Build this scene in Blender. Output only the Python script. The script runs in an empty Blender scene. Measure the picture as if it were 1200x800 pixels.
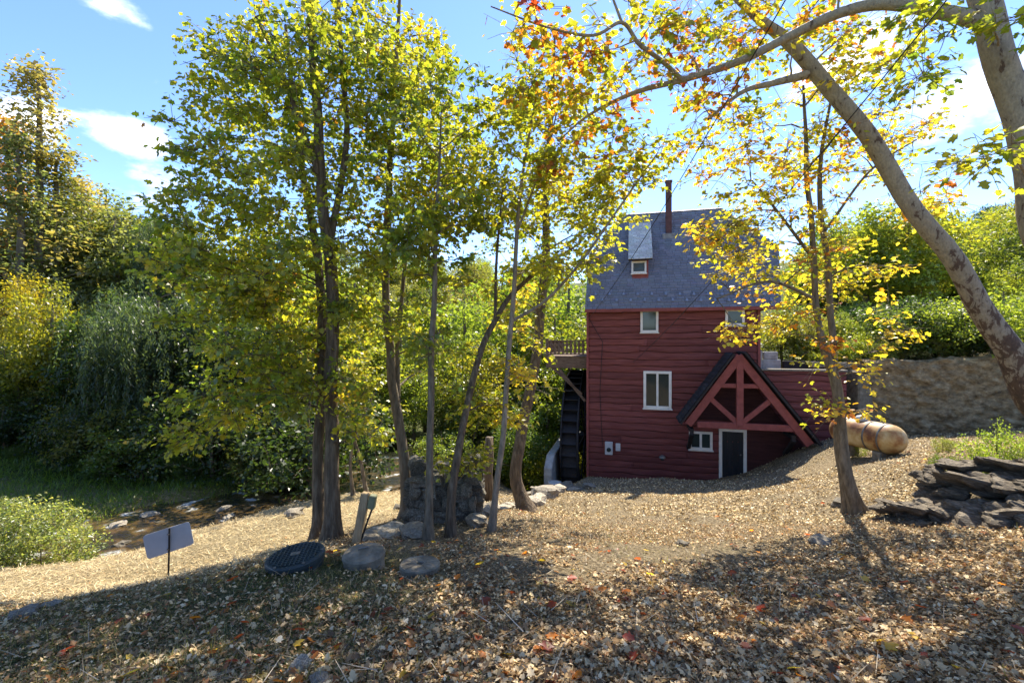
import bpy, math, random
import numpy as np
from mathutils import Vector, Matrix, noise as mnoise

R = math.radians
SC = bpy.context.scene
COL = SC.collection
# ------------------------------------------------------------------ camera, sky, sun, exposure
F = 1200 * 16.0 / 36.0
CZ = 6.0
cam = bpy.data.cameras.new('camera'); cam.lens = 16; cam.sensor_width = 36
cam.clip_start = 0.05; cam.clip_end = 2000
cam_o = bpy.data.objects.new('camera', cam); COL.objects.link(cam_o)
cam_o.location = (0, 0, CZ); cam_o.rotation_euler = (R(90), 0, 0)
SC.camera = cam_o
SUN_AZ, SUN_EL = R(25), R(51)            # to the right of straight ahead, above the horizon
sun = bpy.data.lights.new('sun', 'SUN'); sun.energy = 3.5; sun.angle = R(0.53); sun.color = (1.0, .92, .78)
sun_o = bpy.data.objects.new('sun', sun); COL.objects.link(sun_o)
sdir = Vector((math.sin(SUN_AZ) * math.cos(SUN_EL), math.cos(SUN_AZ) * math.cos(SUN_EL), math.sin(SUN_EL)))
sun_o.rotation_euler = sdir.to_track_quat('Z', 'Y').to_euler()
sun_o.location = (0, 0, 40)
world = bpy.data.worlds.new('World'); SC.world = world; world.use_nodes = True
SC.view_settings.view_transform = 'Standard'; SC.view_settings.look = 'None'
SC.view_settings.gamma = 1; SC.view_settings.use_curve_mapping = False
SC.view_settings.exposure = 1.85
SC.cycles.use_denoising = True
SC.cycles.max_bounces = 9; SC.cycles.transmission_bounces = 7; SC.cycles.diffuse_bounces = 6
SC.cycles.sample_clamp_indirect = 6

def build_world():
    nt = world.node_tree; N = nt.nodes; L = nt.links
    for n in list(N): N.remove(n)
    out = N.new('ShaderNodeOutputWorld'); bg = N.new('ShaderNodeBackground')
    sky = N.new('ShaderNodeTexSky'); sky.sky_type = 'NISHITA'; sky.sun_disc = False
    sky.sun_elevation = SUN_EL; sky.sun_rotation = SUN_AZ
    sky.air_density = 1.0; sky.dust_density = .25; sky.ozone_density = 2.2; sky.altitude = 2400
    tc = N.new('ShaderNodeTexCoord')
    mp = N.new('ShaderNodeMapping'); mp.inputs['Scale'].default_value = (1, 1, 1.9)
    L.new(tc.outputs['Generated'], mp.inputs['Vector'])
    n1 = N.new('ShaderNodeTexNoise'); n1.inputs['Scale'].default_value = 4.2; n1.inputs['Detail'].default_value = 7
    n1.inputs['Roughness'].default_value = .58
    L.new(mp.outputs[0], n1.inputs['Vector'])
    # a few fair-weather clouds, each where it hangs in the sky
    acc = None
    for px, py, rad, w in ((152, 152, .11, .31), (128, 8, .09, .2), (180, 240, .2, .13), (30, 130, .1, .2), (1120, 135, .2, .2), (1190, 60, .2, .18),
                           (500, 300, .3, .12), (1000, 60, .25, .16), (-500, 100, .5, .2), (1900, 50, .5, .2)):
        d = Vector(((px - 600) / F, 1, -(py - 400) / F)).normalized()
        sub = N.new('ShaderNodeVectorMath'); sub.operation = 'SUBTRACT'; sub.inputs[1].default_value = d
        L.new(tc.outputs['Generated'], sub.inputs[0])
        sc_ = N.new('ShaderNodeVectorMath'); sc_.operation = 'MULTIPLY'; sc_.inputs[1].default_value = (1, 1, 1.8)
        L.new(sub.outputs[0], sc_.inputs[0])
        ln = N.new('ShaderNodeVectorMath'); ln.operation = 'LENGTH'; L.new(sc_.outputs[0], ln.inputs[0])
        mr = N.new('ShaderNodeMapRange'); mr.inputs[1].default_value = 0; mr.inputs[2].default_value = rad
        mr.inputs[3].default_value = w; mr.inputs[4].default_value = 0; mr.interpolation_type = 'SMOOTHSTEP'
        L.new(ln.outputs['Value'], mr.inputs[0])
        if acc is None: acc = mr.outputs[0]
        else:
            ad = N.new('ShaderNodeMath'); ad.operation = 'MAXIMUM'; L.new(acc, ad.inputs[0]); L.new(mr.outputs[0], ad.inputs[1]); acc = ad.outputs[0]
    ad = N.new('ShaderNodeMath'); ad.operation = 'ADD'; L.new(acc, ad.inputs[0]); L.new(n1.outputs['Fac'], ad.inputs[1])
    cr = N.new('ShaderNodeMapRange'); cr.inputs[1].default_value = .60; cr.inputs[2].default_value = .80
    cr.interpolation_type = 'SMOOTHSTEP'; L.new(ad.outputs[0], cr.inputs[0])
    mx = N.new('ShaderNodeMix'); mx.data_type = 'RGBA'
    hs_ = N.new('ShaderNodeHueSaturation'); hs_.inputs['Saturation'].default_value = 1.1; hs_.inputs['Hue'].default_value = .508; L.new(sky.outputs[0], hs_.inputs['Color'])
    L.new(cr.outputs[0], mx.inputs[0]); L.new(hs_.outputs[0], mx.inputs[6]); mx.inputs[7].default_value = (6.2, 6.4, 6.8, 1)
    L.new(mx.outputs[2], bg.inputs[0]); bg.inputs[1].default_value = 0.115
    L.new(bg.outputs[0], out.inputs[0])
build_world()

# ------------------------------------------------------------------ helpers
rng = np.random.default_rng(7)
random.seed(7)

def W(px, py, Y):
    return Vector(((px - 600) / F * Y, Y, CZ - (py - 400) / F * Y))

def tag(o, label=None, cat=None, group=None, kind=None):
    if label: o['label'] = label
    if cat: o['category'] = cat
    if group: o['group'] = group
    if kind: o['kind'] = kind
    return o

def empty(name, loc=(0, 0, 0), rz=0, parent=None):
    o = bpy.data.objects.new(name, None); COL.objects.link(o)
    o.location = loc; o.rotation_euler = (0, 0, rz); o.empty_display_size = .2
    if parent: o.parent = parent
    return o

def link(name, me, mat=None, parent=None, smooth=False):
    if mat is not None and not me.materials: me.materials.append(mat)
    if smooth: me.polygons.foreach_set('use_smooth', np.ones(len(me.polygons), bool))
    o = bpy.data.objects.new(name, me); COL.objects.link(o)
    if parent: o.parent = parent
    return o

def fast_mesh(name, verts, faces=None, loops=None, sizes=None, cols=None):
    """verts (N,3); faces (M,k) equal-size, or loops + sizes"""
    me = bpy.data.meshes.new(name)
    verts = np.asarray(verts, np.float32)
    if faces is not None:
        faces = np.asarray(faces, np.int32); loops = faces.ravel(); sizes = np.full(len(faces), faces.shape[1], np.int32)
    loops = np.asarray(loops, np.int32); sizes = np.asarray(sizes, np.int32)
    me.vertices.add(len(verts)); me.vertices.foreach_set('co', verts.ravel())
    me.loops.add(len(loops)); me.loops.foreach_set('vertex_index', loops)
    me.polygons.add(len(sizes))
    me.polygons.foreach_set('loop_start', np.concatenate([[0], np.cumsum(sizes)[:-1]]).astype(np.int32))
    me.update(calc_edges=True)
    if cols is not None:
        a = me.color_attributes.new('Col', 'FLOAT_COLOR', 'POINT')
        c = np.ones((len(verts), 4), np.float32); c[:, :3] = cols
        a.data.foreach_set('color', c.ravel())
    me.validate()
    return me

class MB:
    """collects boxes, beams, tubes and polygons; build() links them as one mesh"""
    def __init__(s): s.v = []; s.f = []
    def box(s, a, b):
        x0, y0, z0 = a; x1, y1, z1 = b; n = len(s.v)
        s.v += [(x0, y0, z0), (x1, y0, z0), (x1, y1, z0), (x0, y1, z0), (x0, y0, z1), (x1, y0, z1), (x1, y1, z1), (x0, y1, z1)]
        s.f += [tuple(n + i for i in q) for q in ((0, 3, 2, 1), (4, 5, 6, 7), (0, 1, 5, 4), (1, 2, 6, 5), (2, 3, 7, 6), (3, 0, 4, 7))]
        return s
    def beam(s, a, b, w, d, up=(0, 0, 1)):
        a = Vector(a); b = Vector(b); t = (b - a).normalized(); up = Vector(up)
        if abs(t.dot(up)) > .98: up = Vector((0, 1, 0))
        x = t.cross(up).normalized(); y = x.cross(t).normalized(); n = len(s.v)
        for p in (a, b):
            for sx, sy in ((-1, -1), (1, -1), (1, 1), (-1, 1)):
                s.v.append(tuple(p + x * sx * w / 2 + y * sy * d / 2))
        s.f += [tuple(n + i for i in q) for q in ((0, 1, 2, 3), (7, 6, 5, 4), (0, 4, 5, 1), (1, 5, 6, 2), (2, 6, 7, 3), (3, 7, 4, 0))]
        return s
    def tube(s, pts, rad, sides=8, cap=True):
        n = len(s.v); pts = [Vector(p) for p in pts]
        for i, p in enumerate(pts):
            t = (pts[min(i + 1, len(pts) - 1)] - pts[max(i - 1, 0)]).normalized()
            ref = Vector((0, 0, 1)) if abs(t.z) < .9 else Vector((1, 0, 0))
            x = t.cross(ref).normalized(); y = t.cross(x)
            r = rad[i] if hasattr(rad, '__len__') else rad
            for k in range(sides):
                a = 2 * math.pi * k / sides
                s.v.append(tuple(p + x * r * math.cos(a) + y * r * math.sin(a)))
        for i in range(len(pts) - 1):
            for k in range(sides):
                k2 = (k + 1) % sides
                s.f.append((n + i * sides + k, n + i * sides + k2, n + (i + 1) * sides + k2, n + (i + 1) * sides + k))
        if cap:
            s.f.append(tuple(n + k for k in range(sides))[::-1]); e = n + (len(pts) - 1) * sides
            s.f.append(tuple(e + k for k in range(sides)))
        return s
    def poly(s, pts, thick=None, off=(0, 0, 0)):
        n = len(s.v); s.v += [tuple(p) for p in pts]; k = len(pts)
        s.f.append(tuple(range(n, n + k)))
        if thick:
            o = Vector(thick); s.v += [tuple(Vector(p) + o) for p in pts]
            s.f.append(tuple(range(n + 2 * k - 1, n + k - 1, -1)))
            for i in range(k):
                j = (i + 1) % k
                s.f.append((n + j, n + i, n + k + i, n + k + j))
        return s
    def lathe(s, prof, seg=24, c=(0, 0, 0)):
        n = len(s.v)
        for r, z in prof:
            for k in range(seg):
                a = 2 * math.pi * k / seg
                s.v.append((c[0] + r * math.cos(a), c[1] + r * math.sin(a), c[2] + z))
        for i in range(len(prof) - 1):
            for k in range(seg):
                k2 = (k + 1) % seg
                s.f.append((n + i * seg + k, n + i * seg + k2, n + (i + 1) * seg + k2, n + (i + 1) * seg + k))
        s.f.append(tuple(n + k for k in range(seg))[::-1]); e = n + (len(prof) - 1) * seg
        s.f.append(tuple(e + k for k in range(seg)))
        return s
    def mesh(s, name):
        me = bpy.data.meshes.new(name); me.from_pydata(s.v, [], s.f); me.validate(); me.update()
        import bmesh
        bm = bmesh.new(); bm.from_mesh(me); bmesh.ops.recalc_face_normals(bm, faces=bm.faces); bm.to_mesh(me); bm.free()
        return me
    def build(s, name, mat, parent=None, smooth=False, bevel=0):
        o = link(name, s.mesh(name), mat, parent, smooth)
        if bevel:
            m = o.modifiers.new('bevel', 'BEVEL'); m.width = bevel; m.segments = 1; m.limit_method = 'ANGLE'
        return o

# ------------------------------------------------------------------ materials
def mat(name, rough=.8, spec=.3, metal=0):
    m = bpy.data.materials.new(name); m.use_nodes = True
    b = m.node_tree.nodes['Principled BSDF']
    b.inputs['Roughness'].default_value = rough; b.inputs['Specular IOR Level'].default_value = spec
    b.inputs['Metallic'].default_value = metal
    return m, m.node_tree.nodes, m.node_tree.links, b

def ramp(N, stops):
    r = N.new('ShaderNodeValToRGB'); e = r.color_ramp.elements
    while len(e) < len(stops): e.new(.5)
    for i, (p, c) in enumerate(stops):
        e[i].position = p; e[i].color = (*c, 1)
    return r

def noisy(name, stops, scale=6, detail=6, stretch=(1, 1, 1), rough=.8, spec=.25, bump=.3, bscale=None, metal=0, coord='Object', dist=.02, nrough=.6):
    m, N, L, b = mat(name, rough, spec, metal)
    tc = N.new('ShaderNodeTexCoord'); mp = N.new('ShaderNodeMapping'); mp.inputs['Scale'].default_value = stretch
    L.new(tc.outputs[coord], mp.inputs['Vector'])
    n = N.new('ShaderNodeTexNoise'); n.inputs['Scale'].default_value = scale; n.inputs['Detail'].default_value = detail
    n.inputs['Roughness'].default_value = nrough
    L.new(mp.outputs[0], n.inputs['Vector'])
    r = ramp(N, stops); L.new(n.outputs['Fac'], r.inputs[0]); L.new(r.outputs[0], b.inputs['Base Color'])
    if bump:
        n2 = N.new('ShaderNodeTexNoise'); n2.inputs['Scale'].default_value = bscale or scale * 3; n2.inputs['Detail'].default_value = 8
        L.new(mp.outputs[0], n2.inputs['Vector'])
        bp = N.new('ShaderNodeBump'); bp.inputs['Strength'].default_value = bump; bp.inputs['Distance'].default_value = dist
        L.new(n2.outputs['Fac'], bp.inputs['Height']); L.new(bp.outputs[0], b.inputs['Normal'])
    return m

def leaf_mat(name, trans=.5, boost=(1.25, 1.2, .7), gloss=.06, obj_tint=False):
    m = bpy.data.materials.new(name); m.use_nodes = True; N = m.node_tree.nodes; L = m.node_tree.links
    for n in list(N): N.remove(n)
    out = N.new('ShaderNodeOutputMaterial'); at = N.new('ShaderNodeAttribute'); at.attribute_name = 'Col'
    col = at.outputs['Color']
    if obj_tint:
        oi = N.new('ShaderNodeObjectInfo'); mm = N.new('ShaderNodeMix'); mm.data_type = 'RGBA'; mm.blend_type = 'MULTIPLY'
        mm.inputs[0].default_value = 1; L.new(col, mm.inputs[6]); L.new(oi.outputs['Color'], mm.inputs[7]); col = mm.outputs[2]
    d = N.new('ShaderNodeBsdfDiffuse'); t = N.new('ShaderNodeBsdfTranslucent'); g = N.new('ShaderNodeBsdfGlossy')
    g.inputs['Roughness'].default_value = .38; g.inputs['Color'].default_value = (.9, .9, .9, 1)
    L.new(col, d.inputs[0])
    bt = N.new('ShaderNodeMix'); bt.data_type = 'RGBA'; bt.blend_type = 'MULTIPLY'; bt.inputs[0].default_value = 1
    L.new(col, bt.inputs[6]); bt.inputs[7].default_value = (*boost, 1); L.new(bt.outputs[2], t.inputs[0])
    m1 = N.new('ShaderNodeMixShader'); m1.inputs[0].default_value = trans; L.new(d.outputs[0], m1.inputs[1]); L.new(t.outputs[0], m1.inputs[2])
    m2 = N.new('ShaderNodeMixShader'); m2.inputs[0].default_value = gloss; L.new(m1.outputs[0], m2.inputs[1]); L.new(g.outputs[0], m2.inputs[2])
    L.new(m2.outputs[0], out.inputs[0])
    return m

M = {}
M['leaf'] = leaf_mat('living_leaf', .6, (2.1, 1.9, .9), gloss=.035)
M['leaf_bg'] = leaf_mat('woodland_leaf', .58, (2.0, 1.9, .9), gloss=.03, obj_tint=True)
M['dry'] = leaf_mat('dry_leaf', .15, (1, .9, .7), gloss=.012)
M['bark'] = noisy('brown_bark', [(.25, (.035, .024, .014)), (.5, (.12, .085, .052)), (.75, (.24, .185, .12))], 9, 8, (2.2, 2.2, .35), bump=.9, bscale=16, dist=.04)
M['bark_light'] = noisy('tan_bark', [(.25, (.1, .08, .055)), (.5, (.24, .19, .13)), (.8, (.38, .32, .23))], 8, 8, (2, 2, .6), bump=.6, bscale=20, dist=.02)
M['bark_grey'] = noisy('grey_bark', [(.25, (.055, .041, .026)), (.5, (.15, .117, .075)), (.8, (.28, .225, .155))], 9, 8, (2, 2, .5), bump=.7, bscale=18, dist=.03)

def sycamore_bark(name):
    m, N, L, b = mat(name, .75, .25)
    tc = N.new('ShaderNodeTexCoord'); mp = N.new('ShaderNodeMapping'); mp.inputs['Scale'].default_value = (1.3, 1.3, .7)
    L.new(tc.outputs['Object'], mp.inputs['Vector'])
    n = N.new('ShaderNodeTexNoise'); n.inputs['Scale'].default_value = 7.5; n.inputs['Detail'].default_value = 8; n.inputs['Roughness'].default_value = .62
    n.inputs['Distortion'].default_value = .5
    L.new(mp.outputs[0], n.inputs['Vector'])
    # old brown plates stay low on the trunk; above they have flaked off
    sx = N.new('ShaderNodeSeparateXYZ'); L.new(tc.outputs['Object'], sx.inputs[0])
    hm = N.new('ShaderNodeMapRange'); hm.inputs[1].default_value = 4.5; hm.inputs[2].default_value = 8.2; hm.inputs[3].default_value = .2; hm.inputs[4].default_value = 0
    L.new(sx.outputs['Z'], hm.inputs[0])
    ad = N.new('ShaderNodeMath'); ad.operation = 'ADD'; L.new(n.outputs['Fac'], ad.inputs[0]); L.new(hm.outputs[0], ad.inputs[1])
    r = ramp(N, [(.0, (.38, .32, .22)), (.46, (.29, .24, .16)), (.6, (.24, .2, .14)), (.625, (.11, .07, .045)), (.8, (.06, .045, .035))])
    L.new(ad.outputs[0], r.inputs[0])
    n3 = N.new('ShaderNodeTexNoise'); n3.inputs['Scale'].default_value = 30; n3.inputs['Detail'].default_value = 5; L.new(mp.outputs[0], n3.inputs['Vector'])
    mm = N.new('ShaderNodeMix'); mm.data_type = 'RGBA'; mm.blend_type = 'OVERLAY'; mm.inputs[0].default_value = .5
    L.new(r.outputs[0], mm.inputs[6]); L.new(n3.outputs['Fac'], mm.inputs[7]); L.new(mm.outputs[2], b.inputs['Base Color'])
    bp = N.new('ShaderNodeBump'); bp.inputs['Strength'].default_value = .6; bp.inputs['Distance'].default_value = .02
    ad2 = N.new('ShaderNodeMath'); ad2.operation = 'ADD'; L.new(r.outputs[0], ad2.inputs[0]); L.new(n3.outputs['Fac'], ad2.inputs[1])
    L.new(ad2.outputs[0], bp.inputs['Height']); L.new(bp.outputs[0], b.inputs['Normal'])
    return m
M['syc'] = sycamore_bark('sycamore_bark')
M['red'] = noisy('red_stained_board', [(.25, (.105, .03, .028)), (.45, (.16, .046, .042)), (.6, (.195, .06, .053)), (.78, (.28, .11, .096))], 2.5, 9, (.5, 1, 6), rough=.7, bump=.35, bscale=9, dist=.01)
M['red_beam'] = noisy('red_beam', [(.3, (.19, .05, .04)), (.7, (.28, .08, .065))], 5, 8, (1, 1, 1), rough=.7, bump=.3, dist=.01)
M['lap_shadow'] = noisy('lap_shadow_dirt', [(.3, (.03, .012, .012)), (.7, (.07, .025, .024))], 6, 6, bump=.3)  # lap shadow and dirt painted onto the lower edge of each board
M['white'] = noisy('cream_paint', [(.3, (.66, .6, .5)), (.7, (.8, .76, .67))], 4, 6, rough=.55, bump=.1)
M['porch_shade'] = noisy('porch_shade_maroon', [(.3, (.035, .012, .011)), (.7, (.075, .025, .022))], 3, 8, (.6, 1, 5), bump=.3)  # maroon darkened to hold the deep shade under the porch roof
M['black_door'] = noisy('black_door_paint', [(.3, (.012, .013, .014)), (.7, (.028, .03, .032))], 5, 6, (1, 1, .2), rough=.45, bump=.1)
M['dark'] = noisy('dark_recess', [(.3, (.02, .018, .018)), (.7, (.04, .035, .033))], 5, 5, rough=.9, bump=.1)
M['deck_wood'] = noisy('brown_deck_wood', [(.3, (.09, .055, .035)), (.7, (.21, .14, .09))], 7, 7, (1, 1, 3), bump=.4)
M['grey_wood'] = noisy('weathered_wood', [(.3, (.12, .1, .075)), (.7, (.3, .26, .2))], 8, 7, (3, 3, .4), bump=.5)
M['wheel'] = noisy('black_wheel_timber', [(.3, (.010, .009, .009)), (.7, (.03, .027, .027))], 8, 6, (1, 3, 3), rough=.6, bump=.4)
M['concrete'] = noisy('concrete', [(.3, (.25, .24, .21)), (.7, (.46, .44, .4))], 5, 9, bump=.4, rough=.9)
M['concrete_dark'] = noisy('weathered_concrete', [(.3, (.10, .083, .056)), (.7, (.27, .23, .165))], 7, 9, bump=.6, rough=.9)
M['stone'] = noisy('grey_field_stone', [(.25, (.13, .105, .075)), (.5, (.29, .25, .185)), (.75, (.46, .41, .33))], 5, 9, bump=.8, bscale=9, dist=.03, rough=.9)
def vary(m, lo=.5, hi=1.5):
    N, L = m.node_tree.nodes, m.node_tree.links; b = N['Principled BSDF']; src = b.inputs['Base Color'].links[0].from_socket
    oi = N.new('ShaderNodeObjectInfo'); mr = N.new('ShaderNodeMapRange'); mr.inputs[3].default_value = lo; mr.inputs[4].default_value = hi; L.new(oi.outputs['Random'], mr.inputs[0])
    mm = N.new('ShaderNodeMix'); mm.data_type = 'RGBA'; mm.blend_type = 'MULTIPLY'; mm.inputs[0].default_value = 1; L.new(src, mm.inputs[6]); L.new(mr.outputs[0], mm.inputs[7]); L.new(mm.outputs[2], b.inputs['Base Color'])
vary(M['stone'], .45, 1.35); vary(M['red'], .82, 1.18)
M['slate'] = noisy('dark_layered_rock', [(.25, (.05, .038, .025)), (.5, (.14, .112, .078)), (.75, (.34, .285, .21))], 4, 10, (1, 1, 4), bump=1, bscale=7, dist=.05, rough=.85)
M['wallstone'] = noisy('rubble_wall_render', [(.28, (.045, .032, .018)), (.42, (.17, .12, .062)), (.55, (.29, .21, .11)), (.72, (.45, .35, .2))], 4.2, 12, (1, 1, 1.6), bump=1, bscale=5, dist=.1, rough=.95, nrough=.7)
M['tank'] = noisy('cream_tank_paint', [(.36, (.16, .06, .02)), (.44, (.34, .17, .055)), (.52, (.46, .31, .12)), (.62, (.56, .43, .23))], 1.9, 10, (1, 1, 1), rough=.55, spec=.35, bump=.15, dist=.005)
M['steel'] = noisy('dull_steel', [(.3, (.12, .11, .1)), (.7, (.25, .23, .2))], 9, 6, rough=.5, metal=.6, bump=.2)
M['black'] = noisy('black_plastic', [(.3, (.012, .012, .012)), (.7, (.025, .025, .025))], 6, 4, rough=.45, bump=.1)
M['green_lid'] = noisy('dark_green_lid_plastic', [(.3, (.018, .026, .026)), (.7, (.04, .052, .05))], 7, 6, rough=.5, bump=.2)
M['grey_box'] = noisy('grey_meter_paint', [(.3, (.4, .4, .39)), (.7, (.56, .56, .54))], 5, 4, rough=.5, bump=.05)
M['sign'] = noisy('grey_sign_back', [(.3, (.33, .33, .33)), (.7, (.42, .42, .42))], 3, 6, rough=.45, bump=.05)
M['chimney'] = noisy('rusty_red_flue', [(.3, (.06, .025, .02)), (.7, (.12, .05, .04))], 6, 6, rough=.6, bump=.2)
M['silver'] = noisy('snow_guard_metal', [(.3, (.2, .21, .24)), (.7, (.3, .31, .34))], 5, 3, rough=.5, metal=.3, bump=0)

def attr_mat(name, rough=.8, spec=.3, bump=.3, bscale=30, stretch=(1, 1, 1)):
    m, N, L, b = mat(name, rough, spec)
    at = N.new('ShaderNodeAttribute'); at.attribute_name = 'Col'
    tc = N.new('ShaderNodeTexCoord'); mp = N.new('ShaderNodeMapping'); mp.inputs['Scale'].default_value = stretch; L.new(tc.outputs['Object'], mp.inputs[0])
    n = N.new('ShaderNodeTexNoise'); n.inputs['Scale'].default_value = bscale; n.inputs['Detail'].default_value = 6; L.new(mp.outputs[0], n.inputs['Vector'])
    mr = N.new('ShaderNodeMapRange'); mr.inputs[3].default_value = .55; mr.inputs[4].default_value = 1.45; L.new(n.outputs['Fac'], mr.inputs[0])
    mm = N.new('ShaderNodeMix'); mm.data_type = 'RGBA'; mm.blend_type = 'MULTIPLY'; mm.inputs[0].default_value = 1
    L.new(at.outputs['Color'], mm.inputs[6]); L.new(mr.outputs[0], mm.inputs[7]); L.new(mm.outputs[2], b.inputs['Base Color'])
    bp = N.new('ShaderNodeBump'); bp.inputs['Strength'].default_value = bump; bp.inputs['Distance'].default_value = .01
    L.new(n.outputs['Fac'], bp.inputs['Height']); L.new(bp.outputs[0], b.inputs['Normal'])
    return m
M['shingle'] = attr_mat('slate_grey_shingle', .75, .3, .4, 25)

def glass_mat():
    m, N, L, b = mat('window_glass', .06, .35)
    b.inputs['Base Color'].default_value = (.03, .04, .035, 1)
    n = N.new('ShaderNodeTexNoise'); n.inputs['Scale'].default_value = 2.5
    bp = N.new('ShaderNodeBump'); bp.inputs['Strength'].default_value = .04; L.new(n.outputs['Fac'], bp.inputs['Height']); L.new(bp.outputs[0], b.inputs['Normal'])
    return m
M['glass'] = glass_mat()

def water_mat():
    m, N, L, b = mat('stream_water', .04, .8)
    tc = N.new('ShaderNodeTexCoord')
    n0 = N.new('ShaderNodeTexNoise'); n0.inputs['Scale'].default_value = 1.6; n0.inputs['Detail'].default_value = 7; L.new(tc.outputs['Object'], n0.inputs['Vector'])
    r = ramp(N, [(.3, (.012, .011, .008)), (.46, (.03, .024, .013)), (.55, (.1, .06, .02)), (.61, (.12, .1, .06)), (.66, (.5, .5, .48))]); L.new(n0.outputs['Fac'], r.inputs[0]); L.new(r.outputs[0], b.inputs['Base Color'])  # palest stop paints riffle foam and white glints into the water
    n = N.new('ShaderNodeTexNoise'); n.inputs['Scale'].default_value = 7; n.inputs['Detail'].default_value = 4; L.new(tc.outputs['Object'], n.inputs['Vector'])
    bp = N.new('ShaderNodeBump'); bp.inputs['Strength'].default_value = .8; bp.inputs['Distance'].default_value = .12
    L.new(n.outputs['Fac'], bp.inputs['Height']); L.new(bp.outputs[0], b.inputs['Normal'])
    return m
M['water'] = water_mat()

# ------------------------------------------------------------------ terrain
def wp(px, py, Y):
    p = W(px, py, Y); return (p.x, p.y, p.z)
CTRL = [wp(600, 800, 2.5), wp(600, 655, 5.08), wp(600, 640, 6), wp(600, 598, 9), wp(640, 577, 12.8), wp(760, 577, 12.8), wp(880, 575, 12.8),
        wp(690, 557, 16.6), wp(780, 560, 16.6), wp(860, 562, 16.2), wp(905, 545, 15.8), wp(945, 523, 15.6), wp(985, 512, 15.3), wp(1040, 532, 12), wp(1000, 545, 12),
        wp(1005, 603, 8), wp(1100, 610, 6.6), wp(1150, 545, 8.6), wp(1220, 520, 8.8), wp(1150, 520, 12.5), wp(1250, 510, 12),
        wp(1200, 800, 2.5), wp(1200, 640, 5.3), wp(900, 690, 4.3), wp(900, 620, 7.2),
        wp(197, 676, 7.4), wp(0, 800, 3.2), wp(0, 730, 4.5), wp(0, 700, 6.5), wp(0, 668, 8.5), wp(-200, 690, 8), wp(60, 652, 9.4), wp(110, 652, 10.2),
        wp(330, 605, 9.5), wp(390, 630, 7.5), wp(347, 664, 5.1), wp(425, 668, 5.2), wp(492, 672, 5.0), wp(475, 610, 9), wp(503, 633, 7), wp(525, 630, 7.3),
        wp(583, 625, 7.8), wp(615, 606, 10), wp(350, 590, 12), wp(440, 577, 14), wp(200, 588, 13.3), wp(200, 572, 14.3), wp(330, 572, 15), wp(100, 610, 12.4),
        wp(20, 560, 14.5), wp(250, 540, 18), wp(100, 500, 19), wp(0, 410, 25), wp(-150, 380, 28), wp(100, 400, 33), wp(100, 290, 50), wp(250, 480, 26),
        wp(560, 545, 20), wp(540, 520, 27), wp(480, 500, 35), wp(600, 480, 45), wp(700, 470, 45), wp(800, 470, 40),
        wp(620, 590, 16), wp(660, 605, 20), wp(670, 590, 23), wp(690, 590, 19.5),
        (-4, -10, 6 - 1.3), (6, -10, 6 - 1.2), (0, 0.2, 6 - 1.55), (12, 0, 6 - 1.6), (-8, 0, 6 - 2.2), (-25, 0, 6 - 3.5), (30, 0, 6), (-60, 40, 14), (-25, 80, 14), (20, 110, 16),
        (70, 90, 22), (-90, 120, 30), (120, 150, 36), (0, 220, 30), (-200, 60, 30), (200, 40, 22), (0, -120, 12), (-150, -100, 10), (150, -100, 30), (-250, 300, 50), (250, 300, 60), (0, 320, 45)]
CTRL = np.array(CTRL)
def rbf_fit(P):
    n = len(P); A = np.zeros((n + 3, n + 3)); d = np.linalg.norm(P[:, None, :2] - P[None, :, :2], axis=2)
    A[:n, :n] = d; A[:n, n] = 1; A[:n, n + 1:] = P[:, :2]; A[n, :n] = 1; A[n + 1:, :n] = P[:, :2].T
    return np.linalg.solve(A, np.concatenate([P[:, 2], [0, 0, 0]]))
RB = rbf_fit(CTRL)
# retaining wall line (world xy) and terrace above it
WA = np.array([12.6, 16.2]); WB = np.array([21.0, 12.6])
STREAM = np.array([wp(-260, 690, 8.9)[:2], wp(40, 655, 10.6)[:2], wp(125, 640, 10.9)[:2], wp(185, 614, 12.2)[:2], wp(260, 598, 12.9)[:2], wp(345, 582, 14.3)[:2], wp(430, 574, 16.5)[:2], wp(520, 565, 20)[:2], wp(560, 545, 28)[:2]])
WATER_Z = CZ - 4.86
def smooth01(t):
    t = np.clip(t, 0, 1); return t * t * (3 - 2 * t)
def seg_dist(x, y, P):
    best = np.full(np.shape(x), 1e9)
    for a, b in zip(P[:-1], P[1:]):
        d = b - a; t = np.clip(((x - a[0]) * d[0] + (y - a[1]) * d[1]) / (d @ d), 0, 1)
        best = np.minimum(best, np.hypot(x - a[0] - t * d[0], y - a[1] - t * d[1]))
    return best
def vnoise(x, y, s, seed=0):
    """cheap smooth value noise"""
    x = np.asarray(x) * s + seed * 17.3; y = np.asarray(y) * s - seed * 9.1
    xi = np.floor(x); yi = np.floor(y); fx = x - xi; fy = y - yi
    fx = fx * fx * (3 - 2 * fx); fy = fy * fy * (3 - 2 * fy)
    h = lambda a, b: np.modf(np.abs(np.sin(a * 127.1 + b * 311.7 + seed) * 43758.5453))[0]
    return (h(xi, yi) * (1 - fx) + h(xi + 1, yi) * fx) * (1 - fy) + (h(xi, yi + 1) * (1 - fx) + h(xi + 1, yi + 1) * fx) * fy - .5
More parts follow.
